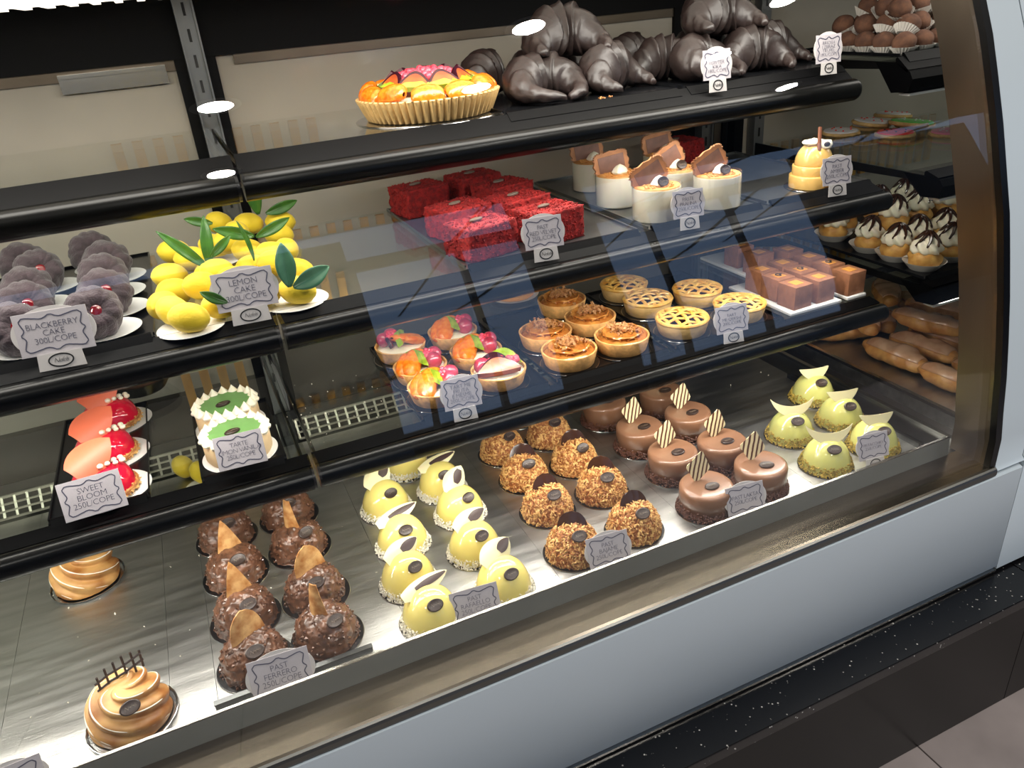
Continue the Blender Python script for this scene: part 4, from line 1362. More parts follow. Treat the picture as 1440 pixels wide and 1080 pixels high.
G = 'pale green glazed domes on the deck'
for x, y, q, lb in [(1.0844, 1.052, 1, 'rearmost of the five, petal leaning over'), (0.9437, 0.959, 0, 'thin white horns, nearest the milk chocolate cakes'), (0.9294, 0.853, 0, 'front one with a white crescent'),
                    (1.060, 0.952, 1, 'wide white crescent, in the middle row by the steel rail'), (1.043, 0.855, 1, 'front one half hidden by the price card')]:
    place('green_dome_cake', KIND['pist%d' % q], 'green glazed dome, ' + lb, 'cake', (x, y, DT), face(x, y, 0), G)
place('meringue_tart', KIND['meringue0'], 'toasted swirled meringue tart with dark chocolate trellis on top', 'cake', (-0.2247, 0.853, DT), face(-0.22, 0.85, 6), 'meringue tarts on the deck')
place('meringue_tart', KIND['meringue1'], 'toasted meringue tart on silver foil, half hidden under the shelf', 'cake', (-0.2927, 1.189, DT), face(-0.29, 1.19, 60), 'meringue tarts on the deck')
for x, y, lb in ((-0.128, 1.435, 'nearer the sweet pink domes'), (-0.098, 1.395, 'nearer the green tarts')):
    o = place('lemon_cake', KIND['lemon0'], 'dim lemon cake at the back of the deck, ' + lb, 'cake', (x, y, DT + 0.026), radians(40), 'dim lemons at the back of the deck', rot=(0, radians(70), radians(30)))
t = thing('white_plate', 'small white disc under the dim lemons on the deck', 'plate', (-0.104, 1.385, DT))
part('disc', disc(0.030, 0, 0.0016), 'board_white', t)

# bottom glass shelf
G = 'pink glazed domes on the bottom shelf'
for k, (x, y, lb) in enumerate([(-0.190, 1.250, 'rearmost, partly under the rail above'), (-0.195, 1.140, 'middle one of the three'), (-0.194, 1.036, 'front one behind its price card')]):
    o = place('pink_dome_cake', KIND['bloom'], 'pink dome with coral petal, ' + lb, 'cake', (x, y, Z3 + 0.0050), face(x, y, 10), G)
    b = thing('scalloped_plate', 'white scalloped card plate under the pink dome, ' + lb, 'plate', (x + 0.004, y, Z3 + 0.0031), 0, 'white plates under the pink domes')
    part('plate', lathe([(0.050, 0), (0.0535, 0.0004), (0.0535, 0.0012), (0.0500, 0.0010), (0.0004, 0.0010)], 60, lambda a, i: 1 + 0.03 * cos(3 * a)), 'board_white', b)
t = thing('chocolate_tart', 'dark round chocolate tart in a black dish behind the pink domes', 'cake', (-0.1464, 1.375, Z3))
part('dish', lathe([(0.040, 0), (0.056, 0.022), (0.058, 0.024), (0.054, 0.022), (0.0004, 0.018)], 40), 'black_gloss', t)
part('chocolate_top', lump(lathe(dome_prof(0.050, 0.010, 8), 32), 0.002, 80, 1), 'cocoa_brown', t, (0, 0, 0.018))
for x, y, lb in ((-0.0181, 1.140, 'back one with its button in full view'), (-0.0145, 1.042, 'front one behind the price card')):
    place('green_tart', KIND['green'], 'green-topped tart ringed with cream dollops, ' + lb, 'cake', (x, y, Z3 + 0.0032), face(x, y, 8), 'green-topped tarts on the bottom shelf')
G = 'fruit tartlets on the bottom shelf'
for x, y, q, lb in [(0.2870, 1.232, 2, 'back one at the tray edge, grapes outward'), (0.3880, 1.238, 0, 'back one beside the apple tartlets'), (0.2910, 1.130, 0, 'middle one at the tray edge'), (0.3930, 1.135, 1, 'middle one beside the apple tartlets'),
                    (0.2900, 1.0465, 1, 'front one half behind the price card'), (0.3960, 1.0430, 2, 'front one with plum slices and redcurrants')]:
    ex = {0.2870: 150}.get(x, 0)
    place('fruit_tartlet', KIND['fruit%d' % (q if not ex else 1)], 'small fruit tartlet, ' + lb, 'tart', (x, y, Z3 + 0.0031), face(x, y, ex), G)
G = 'apple nut tartlets on the bottom shelf'
for x, y, q, lb in [(0.6209, 1.256, 1, 'rearmost, pale under the glass reflection'), (0.5264, 1.136, 0, 'middle one beside the fruit tartlets'), (0.6243, 1.150, 1, 'middle one beside the lattice tartlets'), (0.5250, 1.0440, 2, 'front one beside the fruit tartlets'), (0.6270, 1.0440, 0, 'front one beside the lattice tartlets')]:
    place('apple_tartlet', KIND['apple%d' % q], 'apple slice tartlet with walnut crumbs, ' + lb, 'tart', (x, y, Z3 + 0.0031), face(x, y, 20 * q), G)
G = 'lattice tartlets on the bottom shelf'
for x, y, q, lb in [(0.7609, 1.256, 1, 'rearmost in the shade'), (0.7558, 1.162, 0, 'middle one beside the apple tartlets'), (0.8600, 1.150, 1, 'middle one beside the cocoa cubes'), (0.7527, 1.047, 0, 'front one beside the apple tartlets'), (0.8760, 1.045, 1, 'front one behind the price card')]:
    place('lattice_tartlet', KIND['lattice%d' % q], 'golden lattice-topped tartlet, ' + lb, 'tart', (x, y, Z3 + 0.0031), face(x, y, 40 * q + 12), G)
t = thing('round_pie', 'thin brown pie on a white plate behind the tartlets', 'pie', (0.5792, 1.395, Z3))
part('plate', lathe([(0.03, 0), (0.052, 0.006), (0.0525, 0.0068), (0.03, 0.0015), (0.0004, 0.0015)], 48), 'plate_white', t)
part('pie_disc', lump(lathe([(0.042, 0.0055), (0.043, 0.010), (0.040, 0.013), (0.0004, 0.0135)], 40), 0.001, 90, 3), 'caramel_top', t)
for nm, x0, x1, y0, y1, rz in (('front white slab plate under the cocoa cubes', 0.955, 1.076, 0.998, 1.175, 0), ('long white slab plate under the outer cocoa cubes', 1.0905, 1.136, 0.998, 1.235, 0), ('rear white slab plate behind the cocoa cubes', 1.022, 1.0875, 1.179, 1.36, 0)):
    t = thing('slab_plate', nm, 'plate', (0, 0, Z3), 0, 'white slab plates on the bottom shelf')
    part('slab', bbox(x0, x1, y0, y1, 0.0004, 0.006, 0.0015), 'plate_white', t)
G = 'cocoa cubes on the white plates'
for x, y, q, lb in [(0.9884, 1.0275, 0, 'front corner nearest the lattice tartlets'), (0.9900, 1.0755, 1, 'second beside the lattice tartlets, squiggle on top'), (0.9920, 1.1235, 0, 'third from the front beside the lattice tartlets'),
                    (1.0440, 1.0290, 0, 'front one in the middle row'), (1.0460, 1.0790, 1, 'second in the middle row, squiggle on top'), (1.0480, 1.1300, 0, 'third in the middle row'),
                    (1.1140, 1.0250, 0, 'front one at the shelf end'), (1.1140, 1.0770, 1, 'second at the shelf end, squiggle on top'), (1.1140, 1.1290, 0, 'third at the shelf end'), (1.1140, 1.1890, 0, 'fourth at the shelf end'), (1.0550, 1.2080, 0, 'alone on the rear plate'), (1.0550, 1.2700, 0, 'farthest back in the shade')]:
    place('cocoa_cube_cake', KIND['cube%d' % q], 'brown cocoa cube cake, ' + lb, 'cake', (x, y, Z3 + 0.0061), radians(3), G)

# middle glass shelf
G = 'blackberry cakes on the middle shelf'
BL = [(-0.2560, 1.405, 1, 'fifth from the front in the outer column'), (-0.2260, 1.330, 0, 'fourth in the outer column'), (-0.2330, 1.240, 1, 'third from the front in the outer column'), (-0.2254, 1.156, 0, 'second from the front in the outer column'), (-0.2269, 1.066, 1, 'front one in the outer column, behind the card'),
      (-0.1541, 1.395, 0, 'fifth from the front beside the lemons'), (-0.1306, 1.316, 1, 'fourth from the front beside the lemons'), (-0.1321, 1.232, 0, 'third from the front beside the lemons'), (-0.1284, 1.150, 1, 'second from the front beside the lemons'), (-0.1385, 1.067, 0, 'front one beside the lemons, red jelly in full view')]
plate_d = lathe([(0.026, 0), (0.030, 0.0006), (0.0420, 0.0058), (0.0425, 0.0064), (0.030, 0.0020), (0.0004, 0.0016)], 48)
plate_me = data('plate', plate_d, 'plate_white')
for i, (x, y, q, lb) in enumerate(BL):
    place('blackberry_cake', KIND['black%d' % q], 'blackberry-shaped cake, ' + lb, 'cake', (x, y, Z2 + 0.0052), face(x, y, 8), G)
    t = thing('white_plate', 'white plate of the blackberry cake ' + lb, 'plate', (x + 0.008 * (1 if i > 4 else 1), y, Z2 + 0.0031), 0, 'white plates under the blackberry cakes')
    make('plate', plate_me, t)
G = 'lemon cakes on the middle shelf'
LE = [(-0.0461, 1.0364, 0, -50, 20, 'front row, outermost by the blackberry cakes'), (-0.0300, 0.9980, 0, -20, 10, 'front centre, nearest the rail'), (0.0130, 1.0250, 0, 15, 10, 'behind the price card, front row'),
      (-0.0419, 1.1223, 0, 25, 12, 'second row, outermost by the blackberry cakes'), (-0.0050, 1.0850, 0.012, 20, 14, 'second row, in the middle of the heap'), (0.0390, 1.1100, 0.004, 10, 8, 'second row, behind the price card'),
      (-0.0453, 1.2069, 0, 10, 10, 'third row, outermost by the blackberry cakes'), (0.0142, 1.1819, 0, 15, 10, 'third row, pale one in the middle'), (0.0718, 1.1655, 0, 10, 10, 'third row, beside the big leaf'),
      (0.0752, 1.2482, 0.004, 0, 20, 'fourth row, beside the leaf bunch'), (-0.0325, 1.3133, 0.008, 10, 14, 'fourth row, outermost by the blackberry cakes'), (0.0290, 1.3209, 0.004, 20, 20, 'fourth row, in the middle'),
      (0.0700, 1.3480, 0.012, 60, 30, 'fifth row, in the middle'), (0.0950, 1.3964, 0.012, 10, 10, 'back row, in the middle'), (0.0490, 1.4240, 0.016, 30, 30, 'back row, outermost'), (0.1478, 1.3854, 0.008, 0, 10, 'back row, farthest from the blackberry cakes'),
      (0.1338, 1.3151, 0.004, 20, 20, 'fifth row, under the drooping leaf'), (0.1309, 1.2270, 0, 70, 20, 'fourth row, at the bare glass side'), (0.1113, 1.0170, 0, -30, 10, 'front row, at the bare glass side'),
      (0.0700, 1.0313, 0.002, 40, 10, 'front row, below the blue-green leaf'), (0.1255, 1.1031, 0, -20, 10, 'second row, at the bare glass side'),
      (-0.0580, 1.0700, 0, 60, 10, 'outermost between the first and second rows'), (0.0460, 1.0640, 0.010, -10, 12, 'raised in the middle of the first rows'), (0.0200, 1.1450, 0.010, 30, 10, 'raised between the second and third rows'), (0.1000, 1.1400, 0.008, 20, 10, 'raised beside the bare glass side'),
      (-0.0100, 1.2500, 0.008, 10, 10, 'between the third and fourth rows'), (0.1050, 1.2000, 0.006, 15, 12, 'third row, near the bare glass side'), (0.0500, 1.2950, 0.012, 25, 12, 'raised between the fourth and fifth rows')]
for x, y, dz, rz, ry, lb in LE:
    place('lemon_cake', KIND['lemon%d' % (int(abs(rz)) % 2)], 'yellow lemon-shaped cake, ' + lb, 'cake', (x, y + 0.012, Z2 + 0.0215 + dz), 0, G, rot=(radians(ry), radians(ry), radians(rz)))
for x, y, r, lb in ((-0.030, 1.035, 0.044, 'at the front by the blackberry cakes'), (0.108, 1.050, 0.046, 'at the bare glass side'), (0.055, 1.16, 0.040, 'in the middle of the heap'), (0.02, 1.335, 0.05, 'at the back')):
    t = thing('white_disc', 'white card disc under the lemon cakes, ' + lb, 'plate', (x, y, Z2), 0, 'card discs under the lemons')
    part('disc', disc(r, 0.0003, 0.0018), 'board_white', t)
G = 'green leaves stuck in the lemon cakes'
for x, y, z, L, w, bend, rot, m, lb in [
        (0.100, 1.004, 0.036, 0.058, 0.026, 0.004, (-8, 2, 0), 'leaf_blue', 'broad blue-green leaf standing beside the lemon price card'), (0.104, 1.000, 0.036, 0.056, 0.026, 0.010, (-16, 74, -12), 'leaf_blue', 'blue-green leaf lying sideways below the standing one'),
        (0.088, 1.240, 0.052, 0.060, 0.020, 0.012, (-8, -70, 10), 'leaf', 'dark leaf drooping toward the blackberry cakes'), (0.090, 1.240, 0.050, 0.062, 0.018, 0.012, (-6, 74, 0), 'leaf', 'dark leaf pointing out over the bare glass'), (0.074, 1.160, 0.036, 0.062, 0.013, 0.006, (-4, -4, 60), 'leaf', 'narrow upright leaf in the middle of the heap'),
        (0.010, 1.190, 0.030, 0.085, 0.017, 0.012, (-6, -38, 20), 'leaf', 'long leaf leaning toward the blackberry cakes'), (0.012, 1.190, 0.030, 0.075, 0.018, 0.010, (-4, 8, 0), 'leaf', 'upright leaf in the outer part of the heap'), (0.016, 1.190, 0.045, 0.045, 0.014, 0.010, (-4, 56, 0), 'leaf', 'short leaf leaning right of the upright one'),
        (0.112, 1.370, 0.055, 0.075, 0.026, -0.006, (0, -4, 10), 'leaf', 'tall pointed leaf at the very back of the heap'), (0.125, 1.380, 0.052, 0.060, 0.020, 0.010, (-4, 80, 0), 'leaf', 'dark leaf lying at the back over the bare glass'), (0.020, 1.000, 0.034, 0.035, 0.014, 0.006, (-10, -60, 0), 'leaf', 'small leaf at the corner of the lemon price card'), (0.036, 1.350, 0.058, 0.045, 0.016, 0.008, (-10, -75, 0), 'leaf', 'dark leaf lying across the back lemons')]:
    t = thing('lemon_leaf', lb, 'leaf', (x, y, Z2 + z), 0, G, rot=(radians(rot[0]), radians(rot[1]), radians(rot[2])))
    part('blade', leaf_shape(L, w, bend), m, t, angle=180)
    part('vein', tube([(0, bend * u * u + 0.0006 * 0, L * u) for u in [0.02 + 0.94 * i / 8 for i in range(9)]], [0.0011 - 0.0008 * i / 8 for i in range(9)], 6), m, t)
G = 'red velvet squares on the middle shelf'
for x, y, q, rz, lb in [(0.4041, 1.3932, 0, 6, 'back row, outermost at the bare glass side'), (0.5193, 1.4100, 1, 4, 'back row, in the middle'), (0.5330, 1.3000, 0, 8, 'third row, beside the cream cups side'), (0.4122, 1.2015, 1, 10, 'middle row, at the bare glass side'),
                        (0.5122, 1.1890, 0, 8, 'middle row, behind the price card'), (0.4020, 1.0800, 1, 8, 'front row, at the bare glass side'), (0.5179, 1.0840, 0, 6, 'front row, behind the price card')]:
    place('red_velvet_cake', KIND['velvet%d' % q], 'crumbly red velvet square, ' + lb, 'cake', (x, y, Z2 + 0.0032), radians(rz + 6), G)
place('red_velvet_cake', KIND['velvet1'], 'crumbly red velvet square, alone at the back behind the cream cups', 'cake', (0.9900, 1.4100, Z2 + 0.0002), radians(8), G)
G = 'cream cups on the middle shelf'
for x, y, q, rz, lb in [(0.7400, 1.3300, 1, -10, 'rearmost with a dark upright biscuit'), (0.7150, 1.1950, 1, -6, 'back one at the red velvet side'), (0.8080, 1.1560, 0, 4, 'in the middle row, biscuit leaning back'), (0.7150, 1.0730, 0, 0, 'front one beside the price card'), (0.8366, 1.0730, 0, 6, 'front one at the amber cake side'), (0.8720, 1.2850, 1, 0, 'farthest back at the amber cake side')]:
    place('cream_cup', KIND['cup%d' % q], 'clear cup of white cream with a biscuit, ' + lb, 'dessert', (x, y, Z2 + 0.0032), face(x, y, rz + 10), G)
place('amber_cake', KIND['amber'], 'amber tiered domed cake with cream flowers and a brown stick', 'cake', (1.040, 1.066, Z2 + 0.0032), face(1.04, 1.06, 6))

# top glass shelf
t = thing('fruit_tart', 'large fluted fruit tart with mandarin, kiwi, plum and redcurrants', 'tart', (0.395, 1.235, Z1))
part('foil_board', lathe([(0.115, 0), (0.118, 0.0006), (0.1175, 0.0016), (0.0004, 0.0016)], 72, lambda a, i: 1 + 0.006 * sin(40 * a)), 'board_silver', t)
part('crust', crust(0.112, 0.034, 60, 0.006, 0, 0.87), 'pastry_pale', t, (0, 0, 0.0018))
part('custard', lump(lathe(dome_prof(0.104, 0.012, 8, 0.7), 48), 0.002, 60, 2), 'custard', t, (0, 0, 0.0265))
for k in range(11):
    a = k * 2 * pi / 11 - pi / 2 + 0.26
    part('mandarin_segment', segment(0.050, 0.034, 0.025, k), 'mandarin', t, (0.085 * cos(a), 0.085 * sin(a), 0.0325 + 0.003 * (k % 2)), (radians(34 + 8 * (k % 3)), radians(6 * (k % 3) - 6), a + pi / 2 + 0.12 * (k % 3 - 1)))
    a2 = a + 0.28
    part('kiwi_slice', wedge(0.050, 0.016, 0.008), 'kiwi', t, (0.070 * cos(a2), 0.070 * sin(a2), 0.0455), (radians(30), 0, a2 + pi / 2))
for k in range(9):
    a = k * 2 * pi / 9 - pi / 2 + 0.1
    p = part('plum_slice', wedge(0.052, 0.022, 0.008), 'plum_skin', t, (0.060 * cos(a), 0.060 * sin(a), 0.0500), (radians(50), 0, a + pi / 2))
    part('flesh', wedge(0.044, 0.0175, 0.0090), 'plum_flesh', p, (0, -0.0006, -0.0005))
rnd = random.Random(4)
rcd = data('redcurrant', ball(0.0062, 12, 8), 'redcurrant')
for k in range(70):
    a, rr = k * 2.39996, 0.052 * sqrt(k / 70)
    make('redcurrant', rcd, t, (rr * cos(a), rr * sin(a), 0.058 + 0.010 * (1 - (rr / 0.052) ** 2) + rnd.uniform(-.001, .002)))
G = 'chocolate croissants on the top shelf'
CR = [(0.585, 1.195, 0, 0, 0, 8, 'ring-shaped, front of the heap beside the fruit tart'), (0.722, 1.190, 0, 1, 0, 24, 'front of the heap nearest the second heap'), (0.650, 1.235, 0.058, 1, -6, -8, 'lying across the top of the heap beside the fruit tart'),
      (0.560, 1.340, 0, 2, 4, 40, 'shaded, behind the fruit tart'), (0.735, 1.350, 0.020, 1, 0, 60, 'dark one behind the top of the first heap'), (0.660, 1.340, 0, 0, 0, 10, 'underneath at the back of the first heap'), (0.838, 1.225, 0, 2, 0, -20, 'small one at the start of the second heap'),
      (0.895, 1.185, 0, 0, 0, 30, 'low one in front of the second heap by the price card'), (0.962, 1.260, 0, 2, 0, 0, 'behind the price card in the second heap'), (1.000, 1.180, 0, 1, 0, -14, 'in front at the shelf end side of the price card'),
      (1.085, 1.225, 0, 1, 0, 10, 'at the shelf end beside the truffles'), (0.955, 1.215, 0.066, 1, -8, -4, 'largest, resting on top of the second heap'), (0.870, 1.360, 0, 2, 0, 20, 'dark one at the back between the heaps'), (1.030, 1.365, 0, 0, 0, 0, 'at the back of the second heap')]
for x, y, dz, q, rx, rz, lb in CR:
    o = make('chocolate_croissant', KIND['cro%d' % q], None, (x, y, Z1 + 0.0032 + dz), (radians(rx), 0, radians(rz)))
    o.scale = (1.12, 1.12, 1.12) if 'largest' in lb or 'across the top' in lb else (1, 1, 1)
    tag(o, 'dark chocolate coated croissant, ' + lb, 'croissant', G)

# the bay at the right
G = 'cocoa truffles on the right-hand top shelf'
k = 0
for lay, (nx, ny, ox, oy, oz) in enumerate(((6, 4, 1.312, 1.146, 0.0032), (6, 4, 1.330, 1.168, 0.034), (5, 3, 1.345, 1.19, 0.063), (4, 2, 1.375, 1.215, 0.090))):
    for j in range(ny):
        for i in range(nx):
            x, y = ox + 0.0455 * i, oy + 0.0455 * j
            rnd = random.Random(k)
            tl = (0 if lay == 0 else 1) * rnd.uniform(0.15, 0.6)
            place('cocoa_truffle', KIND['truffle%d' % (k % 2)], 'cocoa truffle, %s layer, row %s, %s along from the croissants' % (['bottom', 'second', 'third', 'top'][lay], ORD[j], ['first', 'second', 'third', 'fourth', 'fifth', 'sixth'][i]), 'truffle',
                  (x + rnd.uniform(-.003, .003) * (lay > 0), y + rnd.uniform(-.003, .003) * (lay > 0), Z1 + oz), 0, G, rot=(tl, rnd.uniform(-.3, .3) * (lay > 0), rnd.uniform(0, 6)))
            k += 1
G = 'iced biscuits on the right-hand middle shelf'
for x, y, dz, c, lb in [(1.500, 1.300, 0, 'red', 'red icing with dark dots, at the front'), (1.575, 1.220, 0, 'pink', 'pink icing, front, beside the end frame'), (1.595, 1.330, 0.004, 'green', 'green icing, behind the pink one'), (1.440, 1.400, 0, 'white', 'white icing, farthest from the end frame'),
                        (1.530, 1.400, 0.002, 'white', 'white icing, behind the red one'), (1.515, 1.385, 0.0135, 'white', 'white icing with red dots, lying on top'), (1.600, 1.400, 0.0175, 'white', 'white icing with red dots, on top near the end frame'), (1.560, 1.320, 0.0135, 'green', 'dull green icing, lying on the red one')]:
    place('iced_biscuit', KIND['cookie_' + c], 'round fluted biscuit, ' + lb, 'biscuit', (x, y, Z2 + 0.0005 + dz), x * 9, G, rot=(0.12 if dz > 0.01 else 0, 0, x * 9))
G = 'cream puffs on the right-hand bottom shelf'
k = 0
for x, y, dz, lb in [(1.332, 1.040, 0, 'front corner of the tray'), (1.334, 1.112, 0, 'second along the open side'), (1.336, 1.185, 0, 'third along the open side'), (1.338, 1.290, 0, 'fourth along the open side, apart'), (1.412, 1.050, 0, 'front row, next to the corner one'), (1.490, 1.045, 0, 'front row, by the end frame'),
                     (1.412, 1.130, 0, 'middle of the tray'), (1.490, 1.130, 0, 'second row, by the end frame'), (1.410, 1.210, 0, 'third row, in the middle'), (1.488, 1.212, 0, 'third row, by the end frame'), (1.566, 1.10, 0, 'outer column, front, behind the end frame'), (1.566, 1.19, 0, 'outer column, behind, near the end frame'),
                     (1.375, 1.165, 0.042, 'on top, nearest the open side'), (1.450, 1.170, 0.042, 'on top, in the middle'), (1.528, 1.165, 0.042, 'on top, near the end frame'), (1.415, 1.245, 0.042, 'on top, at the back'), (1.495, 1.250, 0.042, 'on top, at the back near the end frame'), (1.372, 1.300, 0.010, 'leaning at the back of the tray')]:
    sk = ('paper_cup',) if dz > 0.02 else ()
    place('cream_puff', KIND['puff%d' % (k % 2)], 'cream puff with chocolate drizzle, ' + lb, 'pastry', (x, y, Z3 + 0.0032 + dz), k * 1.3, G, skip=sk)
    k += 1
G = 'iced puff pastries on the right-hand deck'
for x, y, dz, rz, q, lb in [(1.345, 1.080, 0, 2, 0, 'first along the open edge'), (1.345, 0.930, 0, 6, 1, 'front one, close to the end frame'), (1.420, 1.075, 0.0, 8, 2, 'second in the front row'), (1.492, 1.08, 0, 10, 0, 'third in the front row'), (1.425, 0.915, 0, 10, 2, 'front one behind the end frame'),
                            (1.340, 1.245, 0, 60, 1, 'sideways, at the shaded back edge'), (1.455, 1.100, 0.045, 14, 1, 'lying on top of the front row'), (1.535, 1.13, 0.045, 16, 0, 'on top, near the end frame'), (1.560, 1.06, 0, 14, 2, 'fourth in the front row'), (1.480, 1.255, 0, -30, 2, 'back row, angled'), (1.600, 1.25, 0.0, -20, 1, 'back row, near the end frame'), (1.530, 1.285, 0.045, -40, 0, 'on top of the back row'), (1.39, 1.215, 0.030, -36, 2, 'leaning on the shaded one at the back')]:
    place('iced_pastry', KIND['strudel%d' % q], 'long iced puff pastry, ' + lb, 'pastry', (x, y, 0.5458 + dz), radians(rz), G)

# ------------------------------------------------------------------ price cards
def bracket_curve(w, h):
    P = []
    N = 18

    def side(t):        # t in -1..1 along one side: height of the wave above the side line
        a = abs(t)
        return 0.10 * math.exp(-a * 9) - 0.055 * sin(pi * min(1, a / 0.62)) ** 2 * (1 if a < 0.62 else 0) + 0.045 * sin(pi * max(0, min(1, (a - 0.62) / 0.5))) ** 1
    s = h * 0.9
    for i in range(N):
        t = -0.94 + 1.88 * i / (N - 1)
        P.append((t * w / 2, h / 2 + s * side(t)))
    for i in range(N):
        t = -0.90 + 1.80 * i / (N - 1)
        P.append((w / 2 + s * side(t), -t * h / 2))
    for i in range(N):
        t = 0.94 - 1.88 * i / (N - 1)
        P.append((t * w / 2, -h / 2 - s * side(t)))
    for i in range(N):
        t = 0.90 - 1.80 * i / (N - 1)
        P.append((-w / 2 - s * side(t), -t * h / 2))
    return P


def ribbon(P, wd, z0, z1):
    """thin flat closed line along the outline P"""
    n = len(P)
    V, F = [], []
    for i in range(n):
        a, b = Vector(P[i - 1]), Vector(P[(i + 1) % n])
        t = (b - a).normalized()
        nn = Vector((t.y, -t.x)) * wd / 2
        c = Vector(P[i])
        for s, z in ((1, z0), (1, z1), (-1, z1), (-1, z0)):
            q = c + nn * s
            V.append((q.x, q.y, z))
    for i in range(n):
        j = (i + 1) % n
        for k in range(4):
            k2 = (k + 1) % 4
            F.append((i * 4 + k, j * 4 + k, j * 4 + k2, i * 4 + k2))
    return V, F


CARDH = {}


def price_card(body, label, loc, w, h, yaw=0.0, tilt=20.0, roll=0.0, size=0.0085, oval_back=True, foot=True, line=0.86, space=0.92):
    r = thing('price_card', label, 'price card', loc, radians(yaw), 'price cards', rot=(radians(90 - tilt), radians(0), radians(yaw)))
    ph = Matrix.Rotation(radians(roll), 4, 'Z')
    z0 = h / 2 + (0.013 if foot else 0.0)
    c = Vector((0, z0, 0))
    if oval_back:
        o = [(w * 0.57 * cos(a * pi / 24), h * 0.60 * sin(a * pi / 24)) for a in range(48)]
        p = part('card_back', prism(o, -0.0016, -0.0004), 'card_back', r, c, (0, 0, radians(roll)), smooth=False)
    p = part('card', bbox(-w / 2, w / 2, -h / 2, h / 2, -0.0004, 0.0006, 0.0002), 'card', r, c, (0, 0, radians(roll)), smooth=False)
    part('border', ribbon(bracket_curve(w * 0.80, h * 0.74), 0.0014, 0.0005, 0.0009), 'ink', p, smooth=False, label='dark scrolled border line')
    make('lettering', text_data(body, size, 'ink', 0.00012, space, line), p, (0, 0, 0.0008))
    if foot:
        part('foot', prism([(-w * 0.32, -0.006), (w * 0.32, -0.006), (w * 0.30, 0.014), (-w * 0.30, 0.014)], 0.0010, 0.0024), 'card_back', r, smooth=False)
        q = part('badge', ribbon([(w * 0.165 * cos(a * pi / 20), 0.0045 + 0.0075 * sin(a * pi / 20)) for a in range(40)], 0.0016, 0.0024, 0.0029), 'ink_black', r, smooth=False, label='black oval badge outline')
        make('lettering', text_data('Nefels', 0.0082, 'ink_black', 0.0002, 0.8, shear=0.35), q, (0, 0.0045, 0.0026))
    return r


price_card('PAST\nFERRERO\n250L/COPE', 'grey price card before the brown nut-chocolate domes', (-0.038, 0.7960, DT + 0.006), 0.078, 0.052, -4, 24, 0, 0.0112, foot=False)
price_card('PAST\nRAFAELLO\n250L/COPE', 'grey price card before the yellow coconut domes', (0.236, 0.797, DT + 0.004), 0.071, 0.047, -6, 24, 0, 0.0100, oval_back=False, foot=False)
price_card('PAST\nBAJAME\n250L/COPE', 'grey price card reading past bajame, before the nut-crumb domes', (0.456, 0.800, DT + 0.010), 0.068, 0.048, -6, 22, 0, 0.0098, foot=False)
price_card('PAST LAKTA\n250L/COPE', 'grey price card before the milk chocolate cakes', (0.712, 0.800, DT + 0.012), 0.068, 0.047, -8, 20, 0, 0.0098, foot=False, space=0.86)
price_card('PISTACCHIO\n250L/COPE', 'grey price card reading pistacchio, before the pale green domes', (0.985, 0.797, DT + 0.012), 0.060, 0.045, -8, 18, 0, 0.0078, space=0.86)
price_card('PAST\nMERINGA\n250L/COPE', 'grey price card cut by the photo edge, beside the bare steel tray', (-0.350, 0.7865, DT + 0.001), 0.070, 0.047, 4, 24, 0, 0.0098, foot=False)
price_card('TART ME\nFRUTA\nE MESME\n200L/COPE', 'grey price card reading tart me fruta, before the fruit tartlets', (0.308, 0.9700, Z3 + 0.0020), 0.058, 0.047, -6, 16, 0, 0.0086, line=0.80)
price_card('TART\nME QERSHI\n200L/COPE', 'faint grey price card before the lattice tartlets', (0.806, 0.9720, Z3 + 0.0020), 0.060, 0.047, -8, 14, 0, 0.0080)
price_card('SWEET\nBLOOM\n250L/COPE', 'pinkish grey price card reading sweet bloom, before the pink domes', (-0.200, 0.9720, Z3 + 0.010), 0.074, 0.050, 2, 26, 0, 0.0108, oval_back=False, foot=False)
price_card('TARTE\nLIMON VANIL.A\n250L/COPE', 'grey price card reading tarte limon, before the green-topped tarts', (-0.014, 0.9720, Z3 + 0.020), 0.064, 0.046, -4, 26, 0, 0.0092, oval_back=False, foot=False, space=0.84)
price_card('BLACKBERRY\nCAKE\n300L/COPE', 'large grey price card reading blackberry cake', (-0.181, 1.0020, Z2 + 0.0010), 0.082, 0.052, -6, 16, 0, 0.0104)
price_card('LEMON\nCAKE\n300L/COPE', 'large grey price card reading lemon cake', (0.044, 1.0020, Z2 + 0.0060), 0.076, 0.050, -4, 16, 0, 0.0114)
price_card('PAST\nRED VELVET\n250L/COPE', 'grey price card reading past red velvet', (0.474, 1.0030, Z2 + 0.0020), 0.060, 0.046, -8, 12, 0, 0.0092, space=0.84)
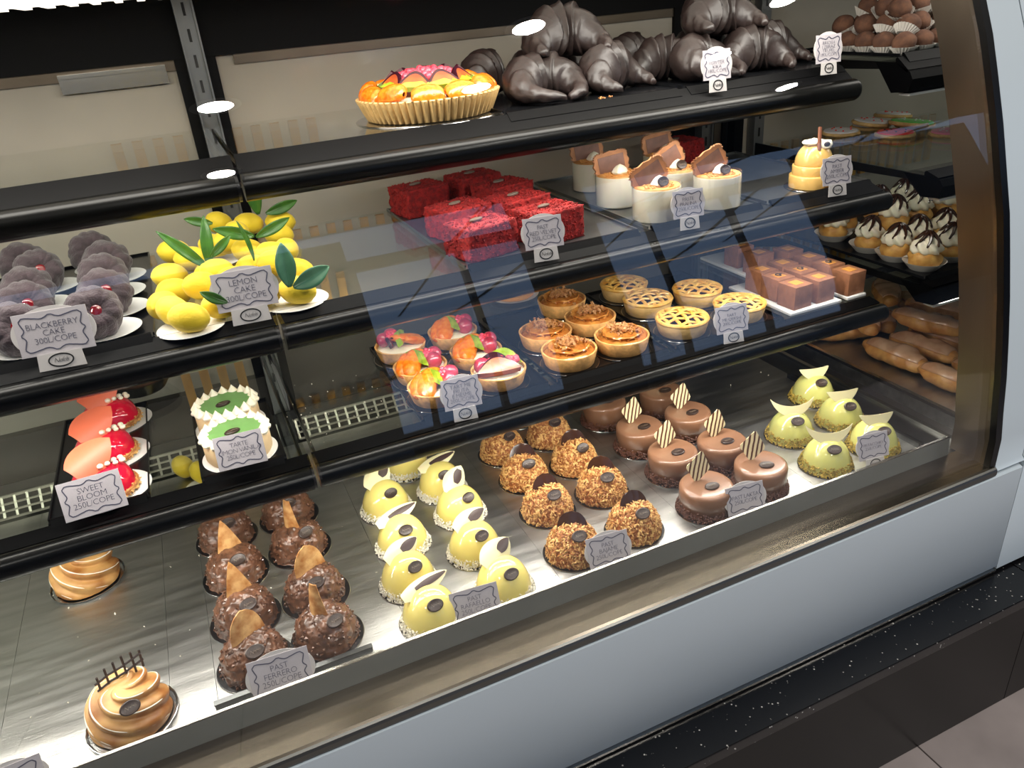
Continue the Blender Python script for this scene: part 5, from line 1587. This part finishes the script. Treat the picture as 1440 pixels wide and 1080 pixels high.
price_card('PASTE\nPRALINA\n250L/COPE', 'grey price card reading paste pralina, before the cream cups', (0.731, 1.0030, Z2 + 0.0020), 0.053, 0.043, -8, 10, 0, 0.0086, space=0.86)
price_card('PAST\nAMBER\n250L/COPE', 'grey price card reading past amber, before the amber domed cake', (1.038, 1.0030, Z2 + 0.0040), 0.055, 0.046, -10, 10, 0, 0.0092)
price_card('BRIOSH\nI DIVTER\nKIKA\n180L/COPE', 'grey price card before the second croissant heap', (0.850, 1.1000, Z1 - 0.0020), 0.050, 0.046, -8, 8, 0, 0.0078, line=0.8)
price_card('BRIOSH\nI ZBRAZ\nTRUFEL\n180L/COPE', 'grey price card at the shelf end before the truffles', (1.086, 1.1000, Z1 - 0.0010), 0.050, 0.046, -8, 8, 0, 0.0078, line=0.8)

# crumbs on the deck and the glass
rnd = random.Random(12)
pts = [((rnd.uniform(-0.36, 1.1), rnd.uniform(0.82, 1.2), DT + 0.0008), (0, 0, 1)) for _ in range(70)] + [((-0.33 + rnd.uniform(-.02, .03), 1.17 + rnd.uniform(-.02, .03), DT + 0.001), (0, 0, 1)) for _ in range(14)]
o = part('crumbs', chips(pts, 0.0013, 5, 0, 1.3, 0.8), 'coconut', None, smooth=False)
o['kind'] = 'stuff'
tag(o, 'pale crumbs strewn over the steel deck trays', 'crumbs')
pts = [((rnd.uniform(0.06, 0.22), rnd.uniform(1.0, 1.25), Z3 + 0.0008), (0, 0, 1)) for _ in range(40)]
o = part('crumbs', chips(pts, 0.0010, 6, 0, 1.2, 0.8), 'coconut', None, smooth=False)
o['kind'] = 'stuff'
tag(o, 'white crumbs on the bottom glass shelf beside the joint', 'crumbs')
pts = [((0.655 + rnd.uniform(-.012, .012), 1.128 + rnd.uniform(-.006, .006), Z1 + 0.0045), (0, 0, 1)) for _ in range(12)]
o = part('crumbs', chips(pts, 0.0022, 7, 0, 1.2, 0.9), 'crumb_nut', None, smooth=False)
o['kind'] = 'stuff'
tag(o, 'golden crumbs in front of the first croissant heap', 'crumbs')
